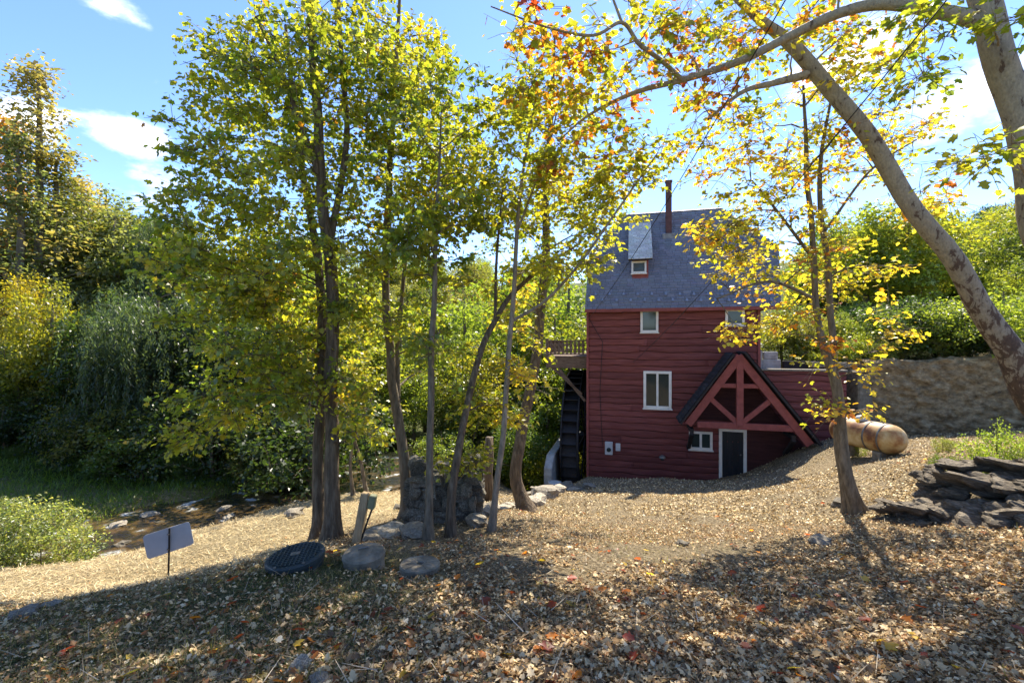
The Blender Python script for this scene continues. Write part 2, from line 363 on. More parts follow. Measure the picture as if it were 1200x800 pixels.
def height(x, y, detail=True):
    x = np.asarray(x, float); y = np.asarray(y, float); shp = x.shape; x = x.ravel(); y = y.ravel()
    n = len(CTRL); z = np.empty(len(x))
    for i in range(0, len(x), 20000):
        xs, ys = x[i:i + 20000], y[i:i + 20000]
        d = np.hypot(xs[:, None] - CTRL[None, :, 0], ys[:, None] - CTRL[None, :, 1])
        z[i:i + 20000] = d @ RB[:n] + RB[n] + RB[n + 1] * xs + RB[n + 2] * ys
    # terrace behind the retaining wall
    d = WB - WA; nrm = np.array([-d[1], d[0]]) / np.hypot(*d)
    if nrm[1] < 0: nrm = -nrm
    s = (x - WA[0]) * nrm[0] + (y - WA[1]) * nrm[1]
    along = ((x - WA[0]) * d[0] + (y - WA[1]) * d[1]) / (d @ d)
    up = CZ - .75 + np.maximum(s - 2, 0) * .05 + along * .4
    k = smooth01((s - .15) / .4) * smooth01((x - 11.2 ) / .8)
    z = z * (1 - k) + np.maximum(z, up) * k
    # stream bed
    sd = seg_dist(x, y, STREAM)
    bed = np.minimum(z, WATER_Z - .25)
    k = 1 - smooth01((sd - 1.3) / .9)
    z = z * (1 - k) + bed * k
    if detail:
        z = z + .10 * vnoise(x, y, .55, 1) + .06 * vnoise(x, y, 1.7, 2) + .03 * vnoise(x, y, 5.1, 3)
    return z.reshape(shp)
def gz(x, y): return float(height(np.array([x]), np.array([y]))[0])

def axis(lo, hi, c0, c1, step, grow=1.13):
    a = list(np.arange(c0, c1 + 1e-6, step)); s = step
    while a[-1] < hi: s *= grow; a.append(a[-1] + s)
    s = step
    while a[0] > lo: s *= grow; a.insert(0, a[0] - s)
    return np.array(a)
XS = axis(-260, 260, -12, 15, .11); YS = axis(-120, 330, 1.2, 19, .11)
GX, GY = np.meshgrid(XS, YS); GZ = height(GX, GY)
nx, ny = len(XS), len(YS)
idx = np.arange(nx * ny).reshape(ny, nx)
faces = np.stack([idx[:-1, :-1], idx[:-1, 1:], idx[1:, 1:], idx[1:, :-1]], -1).reshape(-1, 4)

def ground_material():
    m, N, L, b = mat('leaf_strewn_ground', .95, .1)
    tc = N.new('ShaderNodeTexCoord')
    def noise(s, d=6, r=.6):
        n = N.new('ShaderNodeTexNoise'); n.inputs['Scale'].default_value = s; n.inputs['Detail'].default_value = d; n.inputs['Roughness'].default_value = r
        L.new(tc.outputs['Object'], n.inputs['Vector']); return n
    fine = noise(26, 8, .75); mid = noise(1.6, 6); big = noise(.28, 4)
    litter = ramp(N, [(.32, (.05, .036, .022)), (.45, (.16, .12, .07)), (.55, (.34, .265, .16)), (.68, (.54, .44, .29))]); L.new(fine.outputs['Fac'], litter.inputs[0])
    grass = ramp(N, [(.3, (.03, .035, .015)), (.55, (.085, .1, .03)), (.75, (.19, .2, .07))]); L.new(fine.outputs['Fac'], grass.inputs[0])
    at = N.new('ShaderNodeAttribute'); at.attribute_name = 'Col'
    sp = N.new('ShaderNodeSeparateColor'); L.new(at.outputs['Color'], sp.inputs[0])
    mr = N.new('ShaderNodeMath'); mr.operation = 'MULTIPLY_ADD'; L.new(mid.outputs['Fac'], mr.inputs[0]); mr.inputs[1].default_value = .9; mr.inputs[2].default_value = -.45
    ad = N.new('ShaderNodeMath'); ad.operation = 'ADD'; ad.use_clamp = True; L.new(mr.outputs[0], ad.inputs[0]); L.new(sp.outputs[1], ad.inputs[1])
    mx = N.new('ShaderNodeMix'); mx.data_type = 'RGBA'; L.new(ad.outputs[0], mx.inputs[0]); L.new(litter.outputs[0], mx.inputs[6]); L.new(grass.outputs[0], mx.inputs[7])
    straw = ramp(N, [(.3, (.16, .12, .06)), (.5, (.36, .28, .15)), (.7, (.55, .45, .27))]); L.new(fine.outputs['Fac'], straw.inputs[0])
    mx2 = N.new('ShaderNodeMix'); mx2.data_type = 'RGBA'; L.new(sp.outputs[0], mx2.inputs[0]); L.new(mx.outputs[2], mx2.inputs[6]); L.new(straw.outputs[0], mx2.inputs[7])
    L.new(mx2.outputs[2], b.inputs['Base Color'])
    bp = N.new('ShaderNodeBump'); bp.inputs['Strength'].default_value = 1.0; bp.inputs['Distance'].default_value = .09
    L.new(fine.outputs['Fac'], bp.inputs['Height']); L.new(bp.outputs[0], b.inputs['Normal'])
    return m
def straw_w(x, y):       # dry straw on the low bank by the stream
    return smooth01((-(x) - 1.4 - (10 - y) * .34 + .8 * vnoise(x, y, .5, 5)) / 1.2) * smooth01((y - 5.2 + x * -.0) / 1.5) * (1 - smooth01((y - 13.5) / 1.5))
def grass_w(x, y):
    near = smooth01((-x - .25 * y + .9) / 1.4) * (1 - smooth01((y - 5.0) / 1.6))
    far = smooth01((y - np.interp(x, STREAM[:, 0], STREAM[:, 1]) - 1.2) / .6) * smooth01((-x - 2.2) / .8)
    return np.clip(np.maximum(near * .85, far) + smooth01((y - 24) / 6) + smooth01((y - 17.5) / 1.5) * smooth01((x - 9.5) / 1), 0, 1)
gc = np.zeros((nx * ny, 3)); gc[:, 0] = straw_w(GX.ravel(), GY.ravel()); gc[:, 1] = grass_w(GX.ravel(), GY.ravel())
gme = fast_mesh('ground', np.stack([GX.ravel(), GY.ravel(), GZ.ravel()], 1), faces, cols=gc)
g_o = link('ground', gme, ground_material(), smooth=True); tag(g_o, kind='structure')

# water of the stream: a strip along its course
def build_stream():
    gx = np.arange(-16, 0, .2); gy = np.arange(8, 29, .2); X_, Y_ = np.meshgrid(gx, gy); D_ = seg_dist(X_, Y_, STREAM)
    V = np.stack([X_.ravel(), Y_.ravel(), np.full(X_.size, WATER_Z)], 1); id_ = np.arange(X_.size).reshape(X_.shape)
    Fc = np.stack([id_[:-1, :-1], id_[:-1, 1:], id_[1:, 1:], id_[1:, :-1]], -1)[D_[:-1, :-1] < 2.0]
    used = np.unique(Fc); mp_ = np.zeros(X_.size, int); mp_[used] = np.arange(len(used)); V = V[used]; Fc = mp_[Fc]
    o = link('stream', fast_mesh('stream', V, Fc), M['water'], smooth=True); tag(o, kind='structure')
build_stream()

# ------------------------------------------------------------------ leaves, tubes, trees
TEMPL = {
    'rhomb': (np.array([(0, 0, 0), (.42, .30, .07), (1, 0, -.1), (.42, -.30, .07)], float), [[0, 3, 2, 1]]),
    'oval': (np.array([(0, 0, 0), (.25, .22, .05), (.65, .24, .05), (1, 0, -.1), (.65, -.24, .05), (.25, -.22, .05)], float), [[0, 3, 2, 1], [0, 5, 4, 3]]),
    'narrow': (np.array([(0, 0, 0), (.4, .09, .02), (1, 0, -.03), (.4, -.09, .02)], float), [[0, 3, 2, 1]]),
    'blade': (np.array([(0, .03, 0), (0, -.03, 0), (1, -.006, .0), (1, .006, .0)], float), [[0, 1, 2, 3]]),
    'maple': (np.array([(0, 0, 0), (.02, .34, .03), (.22, .24, .03), (.42, .58, -.02), (.52, .26, .04), (.72, .30, .0), (1, 0, -.12), (.72, -.30, .0), (.52, -.26, .04), (.42, -.58, -.02), (.22, -.24, .03), (.02, -.34, .03)], float),
              [[0, 3, 2, 1][::-1], [0, 4, 3][::-1], [0, 6, 5, 4][::-1], [0, 8, 7, 6][::-1], [0, 9, 8][::-1], [0, 11, 10, 9][::-1]]),
}
def leaf_arrays(pos, nrm, size, col, templ, r, axis_dir=None, spread=1.0):
    T, FC = TEMPL[templ]; n = len(pos)
    nrm = nrm / np.linalg.norm(nrm, axis=1, keepdims=True)
    if axis_dir is None: axis_dir = r.normal(size=(n, 3))
    ax = axis_dir - (axis_dir * nrm).sum(1, keepdims=True) * nrm
    ax /= np.linalg.norm(ax, axis=1, keepdims=True) + 1e-9
    ay = np.cross(nrm, ax)
    s = size[:, None, None]
    V = pos[:, None, :] + s * (T[None, :, 0:1] * ax[:, None] + T[None, :, 1:2] * ay[:, None] + T[None, :, 2:3] * nrm[:, None])
    k = len(T); base = (np.arange(n) * k)[:, None]
    loops = np.concatenate([np.array(f) for f in FC]); sizes = np.array([len(f) for f in FC])
    return V.reshape(-1, 3), (base + loops[None]).ravel(), np.tile(sizes, n), np.repeat(col, k, axis=0)
def leaf_mesh(name, chunks):
    V = []; Lp = []; S = []; C = []; off = 0
    for v, l, s, c in chunks:
        V.append(v); Lp.append(l + off); S.append(s); C.append(c); off += len(v)
    return fast_mesh(name, np.concatenate(V), loops=np.concatenate(Lp), sizes=np.concatenate(S), cols=np.concatenate(C))

def tubes_mesh(name, tubes):
    """tubes: list of (pts (k,3), radii (k,), sides)"""
    V = []; Fq = []; off = 0
    for pts, rad, sides in tubes:
        pts = np.asarray(pts, float); rad = np.asarray(rad, float); k = len(pts)
        t = np.gradient(pts, axis=0); t /= np.linalg.norm(t, axis=1, keepdims=True) + 1e-9
        ref = np.where(np.abs(t[:, 2:3]) < .9, np.array([[0, 0, 1.]]), np.array([[1., 0, 0]])) if k < 4 or abs(t[:, 2]).max() < .9 else np.tile([[.37, .93, 0.]], (k, 1))
        x = np.cross(t, ref); x /= np.linalg.norm(x, axis=1, keepdims=True) + 1e-9; y = np.cross(t, x)
        a = np.linspace(0, 2 * math.pi, sides, endpoint=False)
        ring = pts[:, None] + rad[:, None, None] * (np.cos(a)[None, :, None] * x[:, None] + np.sin(a)[None, :, None] * y[:, None])
        V.append(ring.reshape(-1, 3))
        i = np.arange(k - 1)[:, None] * sides; j = np.arange(sides)[None]; j2 = (j + 1) % sides
        Fq.append(np.stack([i + j, i + j2, i + sides + j2, i + sides + j], -1).reshape(-1, 4) + off); off += k * sides
    return fast_mesh(name, np.concatenate(V), np.concatenate(Fq))

def smooth_path(ctrl, rad, n=28):
    """Catmull-Rom through control points"""
    P = np.asarray(ctrl, float); r = np.asarray(rad, float)
    Pe = np.vstack([2 * P[0] - P[1], P, 2 * P[-1] - P[-2]]); re = np.concatenate([[r[0]], r, [r[-1]]])
    out = []; ro = []; m = len(P) - 1; per = max(3, n // m)
    for i in range(m):
        p0, p1, p2, p3 = Pe[i:i + 4]
        for t in np.linspace(0, 1, per, endpoint=(i == m - 1)):
            out.append(.5 * (2 * p1 + (p2 - p0) * t + (2 * p0 - 5 * p1 + 4 * p2 - p3) * t * t + (3 * p1 - p0 - 3 * p2 + p3) * t ** 3))
            ro.append(re[i + 1] + (re[i + 2] - re[i + 1]) * t)
    return np.array(out), np.array(ro)

def pick_colors(r, n, palette):
    cols = np.array([c for c, w in palette]); w = np.array([w for c, w in palette], float)
    return cols[r.choice(len(cols), n, p=w / w.sum())]

def grow(r, trunks, targets, rad_scale=1.0, penalty=1.6, sides=5, minr=.005):
    """greedy branching: each target joins the nearest wood already there; returns tubes and the branch end directions"""
    A = np.vstack([p for p, q in trunks]); AR = np.concatenate([q for p, q in trunks])
    tubes = []; dirs = np.zeros_like(targets)
    d0 = np.min(np.linalg.norm(targets[:, None] - A[None], axis=2), axis=1)
    order = np.argsort(d0)
    for i in order:
        T = targets[i]; dv = T - A; dist = np.linalg.norm(dv, axis=1)
        cost = dist + penalty * np.maximum(A[:, 2] - T[2] + .25 * dist, 0)
        j = int(np.argmin(cost)); P0 = A[j]; D = dist[j] + 1e-6
        r0 = min(AR[j] * .75, .010 + .016 * D * rad_scale)
        mid = P0 + (T - P0) * .5 + np.array([0, 0, .12 * D]) + r.normal(0, .07 * D, 3)
        t = np.linspace(0, 1, 6)[:, None]
        pts = (1 - t) ** 2 * P0 + 2 * t * (1 - t) * mid + t * t * T
        pts[1:-1] += r.normal(0, .02 * D, (4, 3))
        rr = np.linspace(r0, max(minr, r0 * .35), 6)
        tubes.append((pts, rr, sides if r0 > .02 else 4))
        A = np.vstack([A, pts[1:]]); AR = np.concatenate([AR, rr[1:]])
        e = pts[-1] - pts[-3]; dirs[i] = e / (np.linalg.norm(e) + 1e-9)
    return tubes, dirs

def ellipsoid_pts(r, n, c, rad, shell=.55):
    v = r.normal(size=(n, 3)); v /= np.linalg.norm(v, axis=1, keepdims=True)
    return np.asarray(c) + v * (r.random((n, 1)) ** shell) * np.asarray(rad)

def cluster_leaves(r, centers, dirs, nleaf, cr, palette, size, templ, jit=.16, up=.75, flat=.5, clustered=.7, tv=None):
    n = len(centers); cnt = r.poisson(nleaf, n); ids = np.repeat(np.arange(n), cnt); m = len(ids)
    crs = cr * r.uniform(.7, 1.35, n)
    off = r.normal(size=(m, 3)); off /= np.linalg.norm(off, axis=1, keepdims=True); off *= (r.random((m, 1)) ** .45)
    off[:, 2] *= flat
    # clusters lie along a tilted spray
    tilt = r.normal(0, .35, (n, 2))
    off[:, 2] += off[:, 0] * tilt[ids, 0] + off[:, 1] * tilt[ids, 1]
    pos = centers[ids] + off * crs[ids][:, None]
    if tv is not None:                       # most leaves sit along the twigs of their cluster
        q = tv[ids, r.integers(0, tv.shape[1], m)]; t = r.random((m, 1)) ** .6
        side = r.normal(0, 1, (m, 3)); side[:, 2] *= .5
        pt = centers[ids] + q * t + side * size * .55
        on = (r.random(m) < .85)[:, None]; pos = np.where(on, pt, pos); off = np.where(on, q / (cr + 1e-6) + side * .4, off)
    nrm = r.normal(0, 1, (m, 3)) * (1 - up) + np.array([0, 0, 1.0]) * up + off * .25
    nrm += r.normal(0, .25, (m, 3))
    cc = pick_colors(r, n, palette); lc = pick_colors(r, m, palette)
    k = (r.random(m) < clustered)[:, None]
    col = np.where(k, cc[ids], lc) * np.exp(r.normal(0, jit, (m, 1))) * (1 + r.normal(0, .06, (m, 3)))
    ax = off + r.normal(0, .4, (m, 3)) + np.array([0, 0, -.25])
    return leaf_arrays(pos, nrm, size * r.uniform(.5, 1.3, m), np.clip(col, .005, .9), templ, r, ax), pos

def twigs(r, centers, dirs, cr, k=3):
    n = len(centers); v = dirs[:, None] * .7 + r.normal(0, .75, (n, k, 3)); v[:, :, 2] *= .55
    v /= np.linalg.norm(v, axis=2, keepdims=True) + 1e-9; v *= (cr * r.uniform(.6, 1.5, (n, k)))[:, :, None]
    v[:, :, 2] -= .06 * cr
    tb = [(np.array([c, c + q * .5 + [0, 0, .02], c + q]), np.array([.005, .004, .0025]), 3) for c, vv in zip(centers, v) for q in vv]
    return tb, v

def tree(name, label, cat, trunks, crowns, palette, leaf=.11, nleaf=70, cr=.45, templ='maple', bark='bark', seed=1, group=None, sides=10,
         up=.75, flat=.5, tw=3, rough_r=.08, penalty=1.6, extra=None, jit=.16, leafmat='leaf', gather=.7, flare=True):
    """trunks: [[(px,py,Y,radius), ...], ...] first one starts at the ground; crowns: [(px,py,Y,rx_px,ry_px,rY,nclusters[,palette])]"""
    r = np.random.default_rng(seed)
    paths = []
    for k, t in enumerate(trunks):
        P = [np.array(W(a, b, c)) for a, b, c, d in t]; q = [d for a, b, c, d in t]
        if k == 0 or t[0][3] < 0:
            q[0] = abs(q[0]); g = gz(P[0][0], P[0][1])
            if P[0][2] > g - .05: P[0][2] = g - .12
        pts, rr = smooth_path(P, np.abs(q), 40)
        hh = pts[:, 2] - pts[0, 2]
        if (k == 0 or t[0][3] < 0) and flare: rr = rr * (1 + .75 * np.exp(-np.maximum(hh - .1, 0) / .16))
        pts = pts + np.stack([vnoise(pts[:, 2] * 1.3, np.full(len(pts), seed + k), 1, 1), vnoise(pts[:, 2] * 1.3, np.full(len(pts), seed + k + 50), 1, 2), pts[:, 2] * 0], 1) * rr[:, None] * .9
        paths.append((pts, rr))
    base = paths[0][0][0] + np.array([0, 0, .1])
    root = empty(name, base); tag(root, label, cat, group)
    centers = []; chunks = []; tubes = []
    pal_list = []
    for c in crowns:
        px, py, Y, rx, ry, rY, n = c[:7]; pal = c[7] if len(c) > 7 else palette
        cen = np.array(W(px, py, Y)); pts = ellipsoid_pts(r, n, cen, (rx / F * Y, rY, ry / F * Y))
        pts = pts[pts[:, 2] > height(pts[:, 0], pts[:, 1], False) + .3]
        centers.append(pts); pal_list.append(pal)
    allc = np.vstack(centers)
    tb, dirs = grow(r, paths, allc, penalty=penalty)
    tt, tv = twigs(r, allc, dirs, cr, tw + 4)
    tubes = [(p, q, sides) for p, q in paths] + tb + tt
    i = 0
    for pts, pal in zip(centers, pal_list):
        ch, _ = cluster_leaves(r, pts, dirs[i:i + len(pts)], nleaf, cr, pal, leaf, templ, jit, up, flat, gather, tv[i:i + len(pts)]); chunks.append(ch); i += len(pts)
    bm_ = tubes_mesh('trunk', tubes)
    o = link('trunk', bm_, M[bark], root, smooth=True); o.location = -base
    o = link('crown', leaf_mesh('crown', chunks), M[leafmat], root); o.location = -base
    return root

# ------------------------------------------------------------------ the mill house
HA = R(15); hs, hc = math.sin(HA), math.cos(HA)
HX, HY = (688 - 600) / F * 18.2, 18.2
HZ = CZ - 5.7
def Lh(px, py, v):
    """point of the house's own frame (u along the facade, v depth, z up) seen at a pixel, in the plane of depth v"""
    dx = (px - 600) / F; t = (v + HX * hs + HY * hc) / (dx * hs + hc)
    rx, ry = t * dx - HX, t - HY
    return Vector((rx * hc - ry * hs, v, CZ - (py - 400) / F * t - HZ))
def Lroof(px, py, v0, z0, tan):
    """point of a plane rising with slope tan from v0,z0 seen at a pixel"""
    lo, hi = -3.0, 12.0
    for _ in range(60):
        m = (lo + hi) / 2; p = Lh(px, py, m)
        if p.z - z0 > tan * (m - v0): lo = m
        else: hi = m
    return Lh(px, py, (lo + hi) / 2)
house = empty('mill_house', (HX, HY, HZ), -HA)
tag(house, 'tall red wooden watermill house with steep slate grey roof and white windows', 'house')
HW = Lh(890, 450, 0).x
eave = Lh(800, 361, -.3); EZ = eave.z
WALLTOP = EZ + .15

def plank(parent, u0, u1, z0, z1, v=0.0, seed=0, amp=.034):
    """live-edge lap board: wavy lower edge, lapped over the one below"""
    n = max(4, int((u1 - u0) / .12)); V = []; Fc = []
    for i in range(n + 1):
        u = u0 + (u1 - u0) * i / n
        w = amp * (mnoise.noise((u * 1.1, seed * 3.7, 0)) * 1.5 + mnoise.noise((u * 4.3, seed * 5.1, 7)) * .6)
        p = .062 + .014 * mnoise.noise((u * .7, seed * 2.2, 3))
        e = .022 + .018 * mnoise.noise((u * 2.3, seed * 1.9, 5))
        V += [(u, v - .008, z1 + .05), (u, v - p, z0 + w + e), (u, v - p + .022, z0 + w), (u, v + .0, z0 + w + .012)]
    for i in range(n):
        a = i * 4
        Fc += [(a, a + 4, a + 5, a + 1), (a + 1, a + 5, a + 6, a + 2), (a + 2, a + 6, a + 7, a + 3)]
    Fc += [(0, 1, 2, 3), (n * 4, n * 4 + 3, n * 4 + 2, n * 4 + 1)]
    me = fast_mesh('plank', V, loops=[i for f in Fc for i in f], sizes=[len(f) for f in Fc])
    me.materials.append(M['red']); me.materials.append(M['lap_shadow'])
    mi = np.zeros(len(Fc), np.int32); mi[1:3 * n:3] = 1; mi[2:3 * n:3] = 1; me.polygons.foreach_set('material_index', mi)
    return link('plank', me, None, parent)

HD = 6.0
wall = MB().box((.0, .0, -.6), (HW, HD, WALLTOP)).build('wall', M['red'], house)
zz = -.35; row = 0; rr_ = random.Random(3)
while zz < WALLTOP - .1:
    h = rr_.uniform(.20, .285); z1 = min(zz + h, WALLTOP)
    cuts = [0.04, HW - .04]
    if rr_.random() < .75: cuts.insert(1, rr_.uniform(1.2, HW - 1.2))
    for a, b in zip(cuts[:-1], cuts[1:]): plank(wall, a + .002, b - .002, zz, z1, -.0, row * 7.3 + a)
    zz = z1; row += 1
for u, zb_ in ((-.02, -.6), (HW - .07, Lh(890, 431, 0).z)):
    MB().box((u, -.085, zb_), (u + .09, .06, WALLTOP)).build('corner_board', M['red_beam'], house, bevel=.006)

def window(px0, py0, px1, py1, v=-.08, parent=house, mull=0, fw=.085):
    a = Lh(px0, py1, v); b = Lh(px1, py0, v); u0, u1, z0, z1 = a.x, b.x, a.z, b.z
    f = MB()
    f.box((u0, v - .035, z0), (u0 + fw, v + .06, z1)).box((u1 - fw, v - .035, z0), (u1, v + .06, z1))
    f.box((u0 + fw, v - .033, z1 - fw), (u1 - fw, v + .06, z1)).box((u0 + fw, v - .045, z0), (u1 - fw, v + .06, z0 + fw))
    w = f.build('window', M['white'], parent, bevel=.006)
    xs = [u0 + fw] + [u0 + (u1 - u0) * (k + 1) / (mull + 1) for k in range(mull)] + [u1 - fw]
    for k in range(mull):
        MB().box((xs[k + 1] - .04, v - .025, z0 + fw), (xs[k + 1] + .04, v + .05, z1 - fw)).build('mullion', M['white'], w, bevel=.004)
    for k in range(mull + 1):
        MB().box((xs[k] - .01, v + .012, z0 + fw - .01), (xs[k + 1] + .01, v + .02, z1 - fw + .01)).build('pane', M['glass'], w)
    MB().box((u0 - .03, v - .08, z0 - .04), (u1 + .03, v + .06, z0 - .002)).build('sill', M['white'], w, bevel=.005)
    return w
window(750.5, 362.5, 771.5, 389.5); window(850, 361.5, 872.5, 381.5); window(754, 435, 787, 478, mull=1, fw=.1)
window(807.5, 506, 835, 526, mull=1, fw=.09)

# door with its white frame
a = Lh(842.5, 562, -.07); b = Lh(875, 503, -.07); fw = .11
door = MB().box((a.x + fw, -.06, a.z - .1), (b.x - fw, .0, b.z - fw)).build('door', M['black_door'], house)
du0, du1 = a.x + fw, b.x - fw
for k in range(4):
    u = du0 + (du1 - du0) * (k + .5) / 4
    MB().box((u - (du1 - du0) / 8 + .008, -.072, a.z - .08), (u + (du1 - du0) / 8 - .008, -.058, b.z - fw - .01)).build('board', M['black_door'], door, bevel=.003)
MB().lathe([(.0, 0), (.028, .0), (.03, .03), (.012, .05), (.0, .05)], 10).build('handle', M['steel'], door).location = (du1 - .1, -.1, (a.z + b.z) / 2)
fr = MB().box((a.x, -.1, a.z - .1), (a.x + fw, .02, b.z)).box((b.x - fw, -.1, a.z - .1), (b.x, .02, b.z)).box((a.x + fw, -.098, b.z - fw), (b.x - fw, .02, b.z))
fr.build('door_frame', M['white'], house, bevel=.006)

# ---- main roof: steep, clipped at both ends
TAN = 1.5; RV0 = -.3
eL = Lroof(685.5, 362, RV0, EZ, TAN); eR = Lroof(915.5, 359.5, RV0, EZ, TAN); eL.z = eR.z = EZ; eL.y = eR.y = RV0
kL = Lroof(687, 297, RV0, EZ, TAN); kR = Lroof(914, 294, RV0, EZ, TAN)
zk = (kL.z + kR.z) / 2; vk = RV0 + (zk - EZ) / TAN
kL = Vector((eL.x, vk, zk)); kR = Vector((max(kR.x, eR.x), vk, zk))
rT = Lroof(800, 248, RV0, EZ, TAN); ZR, VR = rT.z, rT.y
rL = Vector((Lroof(728, 248, RV0, EZ, TAN).x, VR, ZR)); rR = Vector((Lroof(846, 248, RV0, EZ, TAN).x, VR, ZR))
back = 2 * VR - RV0
roof = MB()
def mir(p): return Vector((p.x, 2 * VR - p.y, p.z))
T = Vector((0, .06, -.1))
roof.v = [tuple(p) for p in (eL, eR, kR, rR, rL, kL, mir(eL), mir(eR), mir(kR), mir(rR), mir(rL), mir(kL))]
roof.f = [(0, 1, 2, 3, 4, 5), (7, 6, 11, 10, 9, 8), (5, 4, 10, 11), (2, 8, 9, 3), (0, 5, 11, 6), (1, 7, 8, 2), (0, 6, 7, 1)]
roof_o = roof.build('roof', M['dark'], house)
MB().box((eL.x, RV0 - .03, EZ - .1), (eR.x, RV0 + .05, EZ + .02)).build('fascia', M['red_beam'], house)

def shingles(name, parent, quad_u, z_of, s_len, expo, wid, nrm, up, org, seed, tint=(.155, .172, .215), inside=None):
    """rows of thin overlapping shingles on the plane org + u*U + s*up"""
    r = np.random.default_rng(seed); V = []; Fq = []; C = []
    U = Vector((1, 0, 0)); s = 0; rowi = 0
    while s < s_len:
        u0, u1 = quad_u(s); u1b = u1
        e = min(expo, s_len - s)
        u = u0 - (rowi % 2) * wid * .5
        while u < u1:
            w = wid * r.uniform(.8, 1.2); a = max(u + .004, u0); b = min(u + w - .004, u1); u += w
            if b - a < .02: continue
            lift = r.uniform(.022, .038)
            n = len(V)
            p0 = org + U * a + up * s; p1 = org + U * b + up * s
            ju = r.uniform(-.008, .008)
            edge_ = .35
            V += [tuple(p0 + nrm * lift + up * ju), tuple(p1 + nrm * lift + up * ju), tuple(p1 + up * (e + .02) + nrm * .008), tuple(p0 + up * (e + .02) + nrm * .008), tuple(p0 + up * ju), tuple(p1 + up * ju)]
            Fq += [(n, n + 1, n + 2, n + 3), (n + 4, n + 5, n + 1, n)]
            c = np.array(tint) * math.exp(r.normal(0, .08)) * (1 + r.normal(0, .02, 3)); C += [c] * 6
        s += expo; rowi += 1
    o = link(name, fast_mesh('shingles', V, Fq, cols=np.array(C)), M['shingle'], parent); tag(o, kind='stuff')
    return o
up_f = Vector((0, 1, TAN)).normalized(); nr_f = Vector((0, -TAN, 1)).normalized()
SL = (Vector((0, VR - RV0, ZR - EZ))).length; SK = (Vector((0, vk - RV0, zk - EZ))).length
def qu(s):
    if s <= SK: k = s / SK; return eL.x + (kL.x - eL.x) * k, eR.x + (kR.x - eR.x) * k
    k = (s - SK) / (SL - SK); return kL.x + (rL.x - kL.x) * k, kR.x + (rR.x - kR.x) * k
shingles('shingles', roof_o, qu, None, SL, .14, .26, nr_f, up_f, Vector((0, RV0, EZ)), 5)
MB().tube([rL + Vector((0, 0, .0)), rR + Vector((0, 0, .0))], .05, 8).build('ridge_cap', M['steel'], roof_o)
for rowk, (py, ph) in enumerate(((353.5, 0), (346.5, .5))):
    for k in range(14):
        px = 690 + (k + ph) * 16.4
        if px > 912: continue
        p = Lroof(px, py, RV0, EZ, TAN) + nr_f * .045
        MB().poly([p + Vector((-.06, 0, 0)), p + Vector((0, -.05, -.03)), p + Vector((.06, 0, 0)), p + up_f * .14], nr_f * .035).build('snow_guard', M['silver'], roof_o)

# ---- dormer
bk = Lroof(750, 262, RV0, EZ, TAN); dv = Lroof(750, 327, RV0, EZ, TAN).y; fv = dv - .28
f0 = Lh(736.5, 304, fv); f1 = Lh(764.5, 303, fv); f0.z = f1.z = (f0.z + f1.z) / 2
dz = f0.z
dl, dr = f0.x + .14, f1.x - .14
dorm = MB()
dbz = EZ + TAN * (dv - RV0)
slope_d = (bk.z - dz) / (bk.y - fv)
zt = dz + slope_d * .28 - .02
dorm.v = [(dl, dv, dbz - .1), (dr, dv, dbz - .1), (dr, dv, zt), (dl, dv, zt), (dl, bk.y, bk.z - .03), (dr, bk.y, bk.z - .03)]
dorm.f = [(0, 1, 2, 3), (0, 3, 4), (1, 5, 2), (3, 2, 5, 4), (0, 4, 5, 1)]
dormer = dorm.build('dormer', M['red_beam'], house)
dup_ = Vector((0, bk.y - fv, bk.z - dz)).normalized(); dnr = Vector((0, -dup_.z, dup_.y)); dl_len = (Vector((0, bk.y - fv, bk.z - dz))).length
slab = MB().poly([(f0.x, fv, dz), (f1.x, fv, dz), (f1.x, bk.y + .1, bk.z + .1 * slope_d), (f0.x, bk.y + .1, bk.z + .1 * slope_d)], -dnr * .06).build('dormer_roof', M['dark'], dormer)
shingles('dormer_shingles', dormer, lambda s: (f0.x - .01, f1.x + .01), None, dl_len, .13, .22, dnr, dup_, Vector((0, fv - .01, dz + .01)), 8, tint=(.5, .5, .48))  # paler tint puts the grazing sunlight into the dormer shingles
window(740, 305.5, 757.5, 320.5, v=dv - .03, parent=dormer, fw=.07)

# ---- chimney flue
cb = Lroof(783.5, 272, RV0, EZ, TAN); ct = Lh(783.5, 214, cb.y)
ch = MB().box((cb.x - .12, cb.y - .12, cb.z - .4), (cb.x + .12, cb.y + .12, ct.z)).build('chimney', M['chimney'], house, bevel=.02)
MB().box((cb.x - .145, cb.y - .145, ct.z), (cb.x + .145, cb.y + .145, ct.z + .07)).build('chimney_cap', M['chimney'], ch, bevel=.01)
MB().box((cb.x - .26, cb.y - .24, cb.z - .42), (cb.x + .26, cb.y + .1, cb.z - .1)).build('flashing', M['steel'], ch)

# ---- porch gable with exposed truss
PV = -1.15
def pp(px, py, v=PV): return Lh(px, py, v)
apex = pp(866, 419); ltoe = pp(806, 497); rtoe = pp(949, 521)
lt2 = Vector((ltoe.x, PV, ltoe.z)); slopeL = (apex.z - ltoe.z) / (apex.x - ltoe.x)
porch = empty('porch', (0, 0, 0), 0, house)
def beam(a, b, w=.2, d=.16, name='beam', m='red_beam', v=0, parent=porch):
    a = Vector(a); b = Vector(b); a.y += v; b.y += v
    t = (b - a).normalized(); return MB().beam(a, b, w, d, (0, 1, 0)).build(name, M[m], parent, bevel=.01)
beam(apex + Vector((.03, 0, .06)), ltoe, .26, .16, 'rafter'); beam(apex + Vector((-.03, 0, .06)), rtoe, .26, .16, 'rafter', v=.004)
tieL = pp(817, 494.5); tieR = pp(930, 504.5); tz = (tieL.z + tieR.z) / 2
tieL.z = tieR.z = tz
